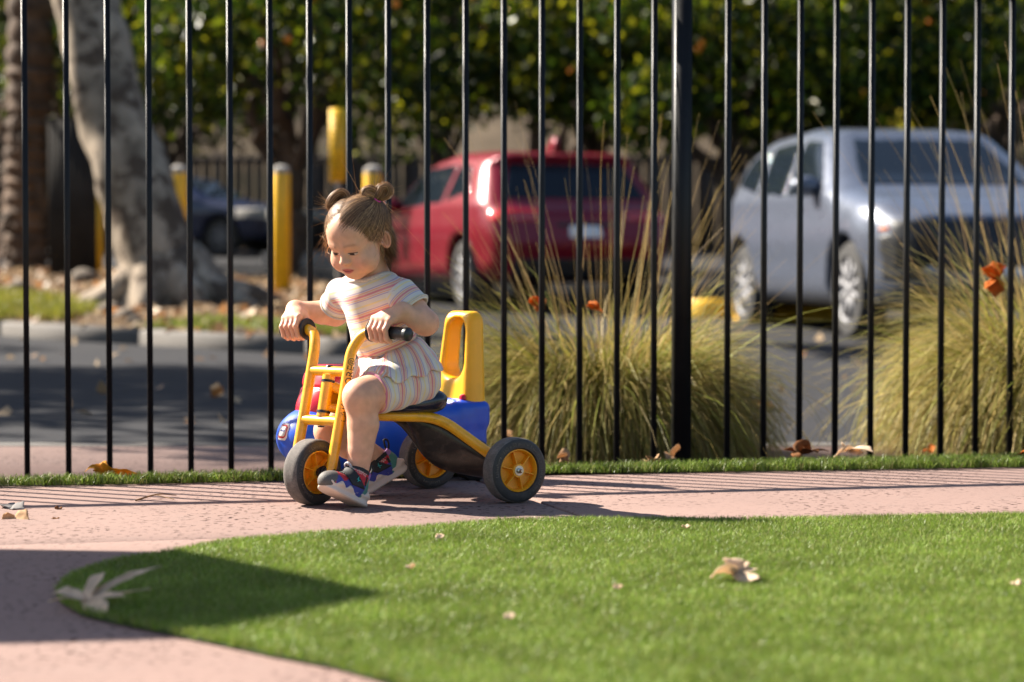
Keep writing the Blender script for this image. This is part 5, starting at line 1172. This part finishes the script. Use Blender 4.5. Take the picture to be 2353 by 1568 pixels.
    ba = cl + np.array([0, 0.030, -0.008]); mb = MB(); mb.tube(fr_.p(curve_pts([ba + [-0.008, 0, 0], ba + [-0.009, 0.008, 0.009], ba + [0, 0.012, 0.014], ba + [0.009, 0.008, 0.009], ba + [0.008, 0, 0]], 20)), 0.0036, 8); mb.build('lace_loop', M_patt, sh_o, smooth=True)
# left shoe: heel down, toe up, pointing to the camera's left
y_ = nrm(np.array([-0.64, -0.70, 0.40])); x_ = nrm(np.cross(y_, ZZ)); z_ = np.cross(x_, y_)
x_ = x_ if x_ @ LT > 0 else -x_
fo_ = at(800, 1140, 5.395); fo_ = anL - (np.array([0, -0.030, 0.078]) @ np.stack([x_, y_, z_])); 
frL = Fr(fo_, x_, y_, z_); low = (frL.p(0, -0.06, 0.004))[2]; frL.o[2] -= low - 0.004
shoe(frL, anL, 1.0)
y2 = nrm(np.array([-0.80, -0.36, -0.46])); x2 = nrm(np.cross(y2, ZZ)); x2 = x2 if x2 @ LT > 0 else -x2; z2 = np.cross(x2, y2); z2 = z2 if z2[2] > 0 else -z2
frR = Fr(anR - (np.array([0, -0.030, 0.078]) @ np.stack([x2, y2, z2])), x2, y2, z2); low = frR.p(0, 0.065, 0.010)[2]; frR.o[2] -= low - 0.008
shoe(frR, anR, 1.0)
# ------------------------------------------------------------------ hair
hc, hr = np.array([0, -0.014, 0.030]), np.array([0.070, 0.086, 0.069])
def scalp(v, lift): v = v / np.linalg.norm(v, axis=-1, keepdims=True); return hc + (hr + np.asarray(lift)[..., None]) * v
def to_v(p): return nrm((np.asarray(p, float) - hc) / hr)
M_hair = pbr('light_brown_hair', (1, 1, 1), 0.5, attr='col', var=0.1, vs_=40, spec=0.35, transl=0.12)
M_cap = pbr('brown_hair_base', (0.13, 0.075, 0.042), 0.8, spec=0.1, var=0.4, vs_=120)
def cap_fn(P):
    q = hd.inv(P); d = d_ell(q, hc, hr + 0.0032); n = (q[:, 2] - 0.70 * q[:, 1] + 0.0165 + 0.012 * np.clip(-q[:, 0] / 0.012, 0, 1) * (q[:, 1] > -0.01) + 0.002 * np.sin(q[:, 0] * 300)) / 1.25
    n = np.maximum(n, -1); return smax(d, -n, 0.004) * hd.sc
V, F = sdf_mesh(cap_fn, hd.o - 0.12, hd.o + 0.13, 0.003)
hair = obj('hair', mesh_np('hair', V, F), M_cap, person)
COLS = 1.3 * np.array([(0.065, 0.032, 0.016), (0.10, 0.052, 0.025), (0.15, 0.078, 0.036), (0.23, 0.125, 0.058), (0.37, 0.22, 0.105)])
class Strands:
    def __init__(s): s.P = []; s.W = []; s.N = []
    def add(s, P, w, N): s.P.append(P); s.W.append(np.broadcast_to(w, P.shape[:2])); s.N.append(N)
    def build(s, name, m, parent, cols):
        V, F, Cc, n0 = [], [], [], 0
        for P, W, N in zip(s.P, s.W, s.N):
            T_ = np.gradient(P, axis=1); S = np.cross(T_, N); S /= np.linalg.norm(S, axis=2, keepdims=True) + 1e-9
            n, k = P.shape[:2]; A = np.stack([P - S * W[..., None] / 2, P + S * W[..., None] / 2], 2).reshape(-1, 3)
            i = (np.arange(n)[:, None] * k + np.arange(k - 1)[None]).ravel() * 2
            F.append(n0 + np.stack([i, i + 1, i + 3, i + 2], 1)); V.append(A); n0 += len(A)
            c = cols[rng.integers(0, len(cols), n)] * rng.uniform(0.8, 1.2, (n, 1)); Cc.append(np.repeat(c, 2 * k, 0))
        return obj(name, mesh_np(name, np.concatenate(V), np.concatenate(F), True, np.concatenate(Cc)), m, parent)
W2 = lambda P: hd.p(P.reshape(-1, 3)).reshape(P.shape)
tieL, tieR = at(860, 468, 5.49), at(748, 480, 5.545)
vL, vR = to_v(hd.inv(tieL[None])[0]), to_v(hd.inv(tieR[None])[0])
tieL, tieR = hd.p(scalp(vL[None], np.array([0.008]))[0]), hd.p(scalp(vR[None], np.array([0.008]))[0]) + np.array([-0.004, -0.022, 0.002])
n = 26000; v = rng.normal(size=(n, 3)); v /= np.linalg.norm(v, axis=1)[:, None]; p = hc + hr * v
keep = (p[:, 2] - 0.70 * p[:, 1] + 0.0215 + 0.013 * np.clip(-p[:, 0] / 0.012, 0, 1) * (p[:, 1] > -0.01) + rng.normal(0, 0.0055, n) > 0); v, p = v[keep], p[keep]
part = -0.006 + 0.004 * np.sin(p[:, 1] * 50)
left = p[:, 0] > part + rng.normal(0, 0.001, len(p)); loose = (p[:, 1] < -0.028 + rng.normal(0, 0.008, len(p))) & (p[:, 2] < 0.045 + rng.normal(0, 0.01, len(p)))
ST = Strands(); K = 10; t = np.linspace(0, 1, K)
for side, vt in ((True, vL), (False, vR)):
    a = v[(left == side) & ~loose]; a = a[:7500]; m = len(a); tgt = vt + rng.normal(0, 0.05, (m, 3))
    mid = (a + tgt) / 2 + np.array([0, -0.10, 0.02]) + rng.normal(0, 0.03, (m, 3))
    q_ = (1 - t)[None, :, None] ** 2 * a[:, None] + (2 * t * (1 - t))[None, :, None] * mid[:, None] + (t ** 2)[None, :, None] * tgt[:, None]
    lift = 0.0028 + rng.uniform(0, 0.0035, (m, 1)) + 0.0035 * np.sin(np.pi * t)[None] * rng.uniform(0.2, 1.3, (m, 1)) + 0.004 * t[None] ** 3
    P = scalp(q_, lift); ST.add(W2(P), (0.0009 * np.clip(0.18 + np.linspace(0, 1, K) * 2.2, 0, 1))[None] * rng.uniform(0.6, 1.3, (m, 1)), (q_ / np.linalg.norm(q_, axis=2, keepdims=True)) @ hd.M)
# loose hair at the back and behind the ear
a = v[loose]; a = np.concatenate([a[:2600], to_v((0.062, -0.045, 0.03)) + rng.normal(0, 0.12, (900, 3))]); m = len(a); a /= np.linalg.norm(a, axis=1)[:, None]
down = np.c_[a[:, 0] * 0.85, a[:, 1] * 0.9 - 0.15, -0.75 + 0 * a[:, 0]]; K2 = 14; t = np.linspace(0, 1, K2)
q_ = a[:, None] * (1 - t)[None, :, None] + down[:, None] * t[None, :, None]; lift = 0.004 + rng.uniform(0, 0.006, (m, 1)) + 0.012 * t[None] ** 2 * rng.uniform(0, 1.5, (m, 1))
P = W2(scalp(q_, lift)); ln = rng.uniform(0.015, 0.075, (m, 1)); fall = np.clip((t - 0.45) / 0.55, 0, 1)[None] ** 1.5
P[:, :, 2] -= ln * fall; P += (rng.normal(0, 0.006, (m, 1, 3)) + np.array([0.012, 0.008, 0])) * fall[..., None] + rng.normal(0, 0.004, (m, 1, 3)) * np.sin(fall * 5)[..., None]
ST.add(P, np.linspace(0.0010, 0.0004, K2)[None] * rng.uniform(0.6, 1.2, (m, 1)), np.broadcast_to(((q_ / np.linalg.norm(q_, axis=2, keepdims=True)) @ hd.M), P.shape))
ST.build('hair_strands', M_hair, hair, COLS)
# looped bunches
def bunch(name, tie, loops, spray, nst=330, sc=0.82):
    S = Strands(); core = MB()
    for L_ in loops:
        c = curve_pts([tie + np.array([x, d_, z]) * sc for x, z, d_ in L_], 22)
        r = 0.0072 * np.clip(np.sin(np.linspace(0.25, np.pi - 0.1, 22)) + 0.25, 0.3, 1)
        core.tube(c, r * 0.8, 10)
        T_ = np.gradient(c, axis=0); T_ /= np.linalg.norm(T_, axis=1)[:, None]; a1 = np.cross(T_, [0, 1.0, 0.2]); a1 /= np.linalg.norm(a1, axis=1)[:, None]; a2 = np.cross(T_, a1)
        th_ = rng.uniform(0, 2 * np.pi, nst); rr = rng.uniform(0.85, 1.25, nst) + (rng.uniform(0, 1, nst) > 0.8) * rng.uniform(0, 0.9, nst)
        tw = np.linspace(0, 1.2, 22)[None]
        O = (np.cos(th_[:, None] + tw)[..., None] * a1[None] + np.sin(th_[:, None] + tw)[..., None] * a2[None])
        P = c[None] + O * (r[None, :, None] * rr[:, None, None]); S.add(P, 0.0010 * rng.uniform(0.6, 1.3, (nst, 1)), O)
    for (dx, dz), L_, nn in spray:
        t = np.linspace(0, 1, 9); base = tie + rng.normal(0, 0.004, (nn, 3)) + np.array([0, 0, 0.012])
        d = np.array([dx, 0, dz]) + rng.normal(0, 0.35, (nn, 3)); d /= np.linalg.norm(d, axis=1)[:, None]; cur = rng.normal(0, 0.35, (nn, 3))
        ll = L_ * rng.uniform(0.5, 1.2, (nn, 1, 1)); P = base[:, None] + ll * (d[:, None] * t[None, :, None] + cur[:, None] * (t ** 2)[None, :, None] * 0.6)
        S.add(P, np.linspace(0.0005, 0.0002, 9)[None], np.broadcast_to(np.array([0, -1.0, 0.1]), P.shape))
    b = core.build(name, M_cap, hair, smooth=True); S.build('hair_strands', M_hair, b, COLS[1:])
bunch('hair_bunch', tieL, [[(0, 0, 0), (-0.014, 0.011, 0), (-0.030, 0.013, -0.004), (-0.036, 0.022, 0), (-0.022, 0.031, 0.004), (-0.002, 0.026, 0.004), (0.004, 0.010, 0)],
      [(0, 0, 0), (0.008, 0.014, -0.004), (0.014, 0.034, -0.004), (0.028, 0.040, 0), (0.037, 0.028, 0.004), (0.030, 0.012, 0.004), (0.010, 0.002, 0)], [(-0.002, 0, 0.002), (0.002, 0.016, 0), (0.010, 0.034, 0.006), (0.022, 0.044, 0.01)]], [((0.25, 1), 0.045, 60), ((0.9, 0.6), 0.05, 45)])
bunch('hair_bunch', tieR, [[(0, 0, 0), (-0.004, 0.014, -0.004), (0.006, 0.034, -0.004), (0.022, 0.044, 0), (0.033, 0.034, 0.004), (0.026, 0.016, 0.004), (0.012, 0.004, 0.002)],
      [(0.002, 0, 0.004), (0.002, 0.016, 0.006), (0.012, 0.030, 0.008), (0.024, 0.032, 0.008), (0.028, 0.02, 0.008), (0.016, 0.006, 0.004)]], [((-0.4, 1), 0.04, 25), ((-1, 0.2), 0.04, 18)], sc=1.12)
M_pinkt = pbr('pink_elastic', (0.75, 0.05, 0.30), 0.5)
for tie, vt in ((tieL, vL), (tieR, vR)):
    nrm_ = nrm(vt @ hd.M); a1 = nrm(np.cross(nrm_, [0, 1, 0])); a2 = np.cross(nrm_, a1); th2 = np.linspace(0, 2 * np.pi, 26)
    mb = MB(); mb.tube(np.array([tie + nrm_ * 0.001 + 0.0085 * (a1 * math.cos(x) + a2 * math.sin(x)) for x in th2]), 0.0026, 8, cap=False); mb.build('hair_tie', M_pinkt, hair, smooth=True)
# flyaway hairs
nf = 280; a = rng.normal(size=(nf, 3)); a[:, 1] -= 0.4; a /= np.linalg.norm(a, axis=1)[:, None]; p = hc + hr * a; k = (p[:, 2] - 0.75 * p[:, 1] + 0.012 > 0) & ((p[:, 1] < 0.0) | (p[:, 2] > 0.075)); a = a[k]; nf = len(a)
t = np.linspace(0, 1, 12); out = a @ hd.M; base = hd.p(scalp(a, np.full(nf, 0.003)))
side_ = np.cross(out, rng.normal(size=(nf, 3))); L_ = rng.uniform(0.02, 0.055, (nf, 1, 1))
P = base[:, None] + L_ * (out[:, None] * (0.35 * t)[None, :, None] + side_[:, None] * (t ** 1.3)[None, :, None] + np.array([0, 0, -0.5]) * (t ** 2)[None, :, None])
# wisps round the face and temples
nw = 190; w0 = np.c_[np.where(rng.uniform(size=nw) > 0.45, -1, 1) * rng.uniform(0.055, 0.072, nw), rng.uniform(-0.03, 0.030, nw), rng.uniform(0.0, 0.04, nw)]
wv_ = (w0 - hc) / hr; wv_ /= np.linalg.norm(wv_, axis=1)[:, None]; bo = hd.p(scalp(wv_, np.full(nw, 0.004))); oo = wv_ @ hd.M
Pw = bo[:, None] + rng.uniform(0.02, 0.05, (nw, 1, 1)) * (oo[:, None] * (0.45 * np.sin(t * 2))[None, :, None] + np.array([0, 0, -1.0]) * t[None, :, None] + rng.normal(0, 0.35, (nw, 1, 3)) * (t ** 2)[None, :, None])
FS_ = Strands(); FS_.add(P, np.linspace(0.00045, 0.0002, 12)[None], np.broadcast_to(np.array([0, -1.0, 0.0]), P.shape)); FS_.add(Pw, np.linspace(0.00045, 0.0002, 12)[None], np.broadcast_to(np.array([0, -1.0, 0.0]), Pw.shape))
FS_.build('hair_wisps', M_hair, hair, COLS[2:] * 1.6)  # sunlight painted in: strands coloured lighter than the rest of the hair
# ------------------------------------------------------------------ fallen leaves and bits
def dry(name, c1, c2): return pbr(name, c1, 0.75, var=0.25, vs_=35, dirt=c2, dirt_amt=0.7, ds=22, transl=0.45, spec=0.2)
L_pale = dry('pale_dry_leaf', (0.76, 0.60, 0.44), (0.45, 0.29, 0.16)); L_tan = dry('tan_dry_leaf', (0.52, 0.34, 0.19), (0.28, 0.14, 0.06)); L_yel = dry('yellow_leaf', (0.62, 0.28, 0.02), (0.36, 0.14, 0.02))
L_brown = dry('brown_leaf', (0.22, 0.09, 0.03), (0.10, 0.04, 0.02)); L_or = dry('orange_leaf', (0.55, 0.15, 0.02), (0.30, 0.07, 0.01)); L_grey = dry('grey_leaf', (0.30, 0.28, 0.27), (0.16, 0.14, 0.13))
def leaf(base, lobes, m, label, stem=None, group='fallen leaves', name='fallen_leaf', thick=0.0012):
    """lobes: (tip, mid lift, width) as curved cupped strips from one base"""
    V, F = [], []; K, Wn = 12, 5
    up = ZZ
    for tip, lift, w in lobes:
        tip = np.asarray(tip, float); mid = (base + tip) / 2 + ZZ * lift; t = np.linspace(0, 1, K)
        c = (1 - t)[:, None] ** 2 * base + (2 * t * (1 - t))[:, None] * mid + (t ** 2)[:, None] * tip
        T_ = np.gradient(c, axis=0); T_ /= np.linalg.norm(T_, axis=1)[:, None]; S = np.cross(T_, up + 0.4 * rng.normal(size=3)); S /= np.linalg.norm(S, axis=1)[:, None]; Nn_ = np.cross(S, T_)
        wd = w * (0.30 + 1.0 * np.sin(np.pi * np.clip(t * 0.80 + 0.12, 0, 1)) ** 1.1) * np.clip((1.02 - t) / 0.35, 0.03, 1) * (1 + 0.10 * np.sin(t * 17 + rng.uniform(0, 6)))
        n0 = len(V)
        for i in range(K):
            for s in np.linspace(-1, 1, Wn): V.append(c[i] + S[i] * s * wd[i] / 2 + Nn_[i] * (s * s * wd[i] * 0.12 + rng.normal(0, 0.0006)))
        i = np.arange(K - 1)[:, None] * Wn; j = np.arange(Wn - 1)[None]; F.append(n0 + np.stack([i + j, i + j + 1, i + Wn + j + 1, i + Wn + j], -1).reshape(-1, 4))
    V = np.array(V); o = empty(name, tuple(base), label, 'leaf', group); b = obj('leaf_blade', mesh_np('leaf_blade', V, np.concatenate(F)), m, o); md = b.modifiers.new('s', 'SOLIDIFY'); md.thickness = thick
    if stem is not None: mb = MB(); mb.tube(curve_pts([base, (base + stem) / 2 + ZZ * 0.006, stem], 10), np.linspace(0.0022, 0.0016, 10), 6); mb.build('stalk', m, o, smooth=True)
    return o
A_ = lambda x, y, Y: at(x, y, Y)
b0 = A_(196, 1380, 3.78); leaf(b0, [(A_(242, 1316, 3.84), 0.02, 0.0194), (A_(369, 1300, 3.87), 0.012, 0.0194), (A_(347, 1352, 3.78), 0.002, 0.0142), (A_(250, 1414, 3.69), 0.004, 0.0270), (A_(122, 1362, 3.78), 0.012, 0.0226), (A_(290, 1368, 3.75), 0.004, 0.0194)], L_pale, 'large pale dry leaf with long curled lobes at the shaded turf edge', A_(112, 1382, 3.75))
b0 = A_(1690, 1315, 4.08); leaf(b0, [(A_(1632, 1327, 4.05), 0.018, 0.026), (A_(1680, 1284, 4.10), 0.012, 0.034), (A_(1706, 1290, 4.13), 0.008, 0.03), (A_(1746, 1330, 4.03), -0.004, 0.03), (A_(1742, 1308, 4.09), 0.0, 0.02)], L_pale, 'curled tan dry leaf lying alone in the middle of the lawn')
b0 = A_(240, 1088, 6.05); leaf(b0, [(A_(195, 1084, 6.05), 0.030, 0.020), (A_(224, 1068, 6.08), 0.008, 0.032), (A_(255, 1074, 6.02), 0.006, 0.035), (A_(330, 1092, 6.02), 0.004, 0.032), (A_(295, 1084, 6.1), 0.006, 0.03)], L_yel, 'yellow and tan curled leaf on the turf strip at left')
b0 = A_(25, 1168, 5.38); leaf(b0, [(A_(55, 1170, 5.36), 0.008, 0.03), (A_(5, 1163, 5.42), 0.010, 0.032), (A_(32, 1160, 5.44), 0.004, 0.03)], L_grey, 'silvery grey dry leaf on the path at the left edge')
b0 = A_(35, 1192, 5.17); leaf(b0, [(A_(2, 1196, 5.15), 0.004, 0.025), (A_(66, 1195, 5.15), 0.008, 0.03)], L_tan, 'flat beige leaf on the path below the grey leaf')
b0 = A_(124, 1195, 5.17); leaf(b0, [(A_(132, 1195, 5.16), 0.006, 0.014), (A_(118, 1195, 5.17), 0.006, 0.014)], L_brown, 'tiny dark crumpled leaf on the left path')
b0 = A_(133, 1171, 5.37); leaf(b0, [(A_(140, 1172, 5.36), 0.008, 0.012), (A_(127, 1172, 5.37), 0.006, 0.010)], L_brown, 'small reddish brown leaf scrap under the rail shadow at left')
b0 = A_(1496, 1066, 6.42); leaf(b0, [(A_(1484, 1050, 6.42), 0.012, 0.035), (A_(1510, 1054, 6.40), 0.012, 0.04), (A_(1512, 1069, 6.38), 0.006, 0.035), (A_(1482, 1068, 6.40), 0.008, 0.03)], L_tan, 'small curled tan leaf on the turf strip left of the thick post', A_(1448, 1069, 6.38))
b0 = A_(1850, 1043, 6.75); leaf(b0, [(A_(1800, 1033, 6.76), 0.005, 0.03), (A_(1830, 1040, 6.7), 0.02, 0.05), (A_(1880, 1040, 6.7), 0.015, 0.05), (A_(1905, 1036, 6.75), 0.01, 0.035)], L_brown, 'dark reddish brown leaf at the fence foot right of the post')
b0 = A_(1955, 1035, 6.66); leaf(b0, [(A_(1912, 1057, 6.60), 0.022, 0.035), (A_(1935, 1024, 6.7), 0.01, 0.03), (A_(2008, 1040, 6.62), 0.014, 0.045), (A_(1970, 1054, 6.6), 0.006, 0.04)], L_pale, 'large pale curled leaf on the turf strip at right')
b0 = A_(2340, 1047, 6.62); leaf(b0, [(A_(2325, 1052, 6.58), 0.008, 0.025), (A_(2385, 1042, 6.6), 0.012, 0.05)], L_or, 'orange leaf on the turf strip at the right edge')
b0 = A_(2138, 1040, 7.6); leaf(b0, [(A_(2120, 1038, 7.6), 0.01, 0.03), (A_(2150, 1026, 7.6), 0.01, 0.035)], L_or, 'small orange leaf at the foot of the right grass clump')
b0 = A_(1545, 1050, 6.85); leaf(b0, [(A_(1532, 1056, 6.8), 0.01, 0.03), (A_(1562, 1034, 6.88), 0.012, 0.04)], L_tan, 'upright tan leaf leaning against the thick fence post')
b0 = A_(1296, 1057, 6.6); leaf(b0, [(A_(1280, 1054, 6.6), 0.012, 0.04), (A_(1310, 1050, 6.6), 0.014, 0.04)], L_tan, 'tan leaf at the fence foot under the middle grass clump')
b0 = A_(1168, 1003, 7.3); leaf(b0, [(A_(1160, 1010, 7.3), 0.01, 0.03), (A_(1178, 994, 7.3), 0.01, 0.035)], L_pale, 'pale leaf standing up behind the near rear wheel')
b0 = A_(2288, 640, 7.66); leaf(b0, [(A_(2255, 618, 7.66), 0.01, 0.045), (A_(2282, 600, 7.66), 0.012, 0.05), (A_(2312, 612, 7.68), 0.01, 0.05), (A_(2288, 684, 7.62), 0.0, 0.045), (A_(2262, 665, 7.62), 0.0, 0.03)], L_or, 'bright orange leaf caught in the right grass clump', group='leaves caught in the grass')
for k, (px, py, Y, lb) in enumerate(((1232, 702, 7.52, 'orange leaf caught in the left side of the middle grass clump'), (1365, 712, 7.48, 'orange leaf caught near the top of the middle grass clump'))):
    b0 = A_(px, py, Y); leaf(b0, [(A_(px - 18, py - 8, Y), 0.01, 0.04), (A_(px + 20, py + 8, Y - 0.02), 0.01, 0.04), (A_(px + 4, py - 20, Y), 0.01, 0.035)], L_or, lb, group='leaves caught in the grass')
for px, py, lb in ((1010, 1236, 'tiny pale leaf scrap near the back edge of the lawn'), (1420, 1352, 'tiny tan leaf scrap in the middle foreground of the lawn'), (942, 1306, 'tiny straw coloured scrap on the lawn right of the shade tip'), (1576, 1213, 'tiny white petal scrap near the lawn back edge'), (2335, 1344, 'tiny beige scrap on the lawn at the right edge'), (1170, 1420, 'tiny brown scrap on the near lawn left of centre')):
    b0 = gnd(px, py, 0.018); leaf(b0, [(b0 + [0.010, 0.004, 0.004], 0.004, 0.010), (b0 + [-0.009, 0.003, 0.003], 0.003, 0.010)], L_pale, lb, group='leaf scraps on the lawn')
g0, g1 = gnd(312, 1153), gnd(405, 1142); tw = empty('twig', tuple(g0), 'thin dry twig lying across the picket shadows on the path', 'twig'); M_twig = dry('dry_twig', (0.30, 0.19, 0.10), (0.15, 0.09, 0.05))
mb = MB(); mb.tube(curve_pts([g0 + [0, 0, 0.003], (g0 + g1) / 2 + [0, 0.02, 0.010], g1 + [0, 0, 0.004]], 14), np.linspace(0.0025, 0.0012, 14), 6); mb.tube(curve_pts([(g0 + g1) / 2 + [0, 0.012, 0.009], (g0 + g1) / 2 + [0.05, -0.04, 0.004]], 8), 0.0012, 6); mb.build('stick', M_twig, tw, smooth=True)
bpy.context.view_layer.update()
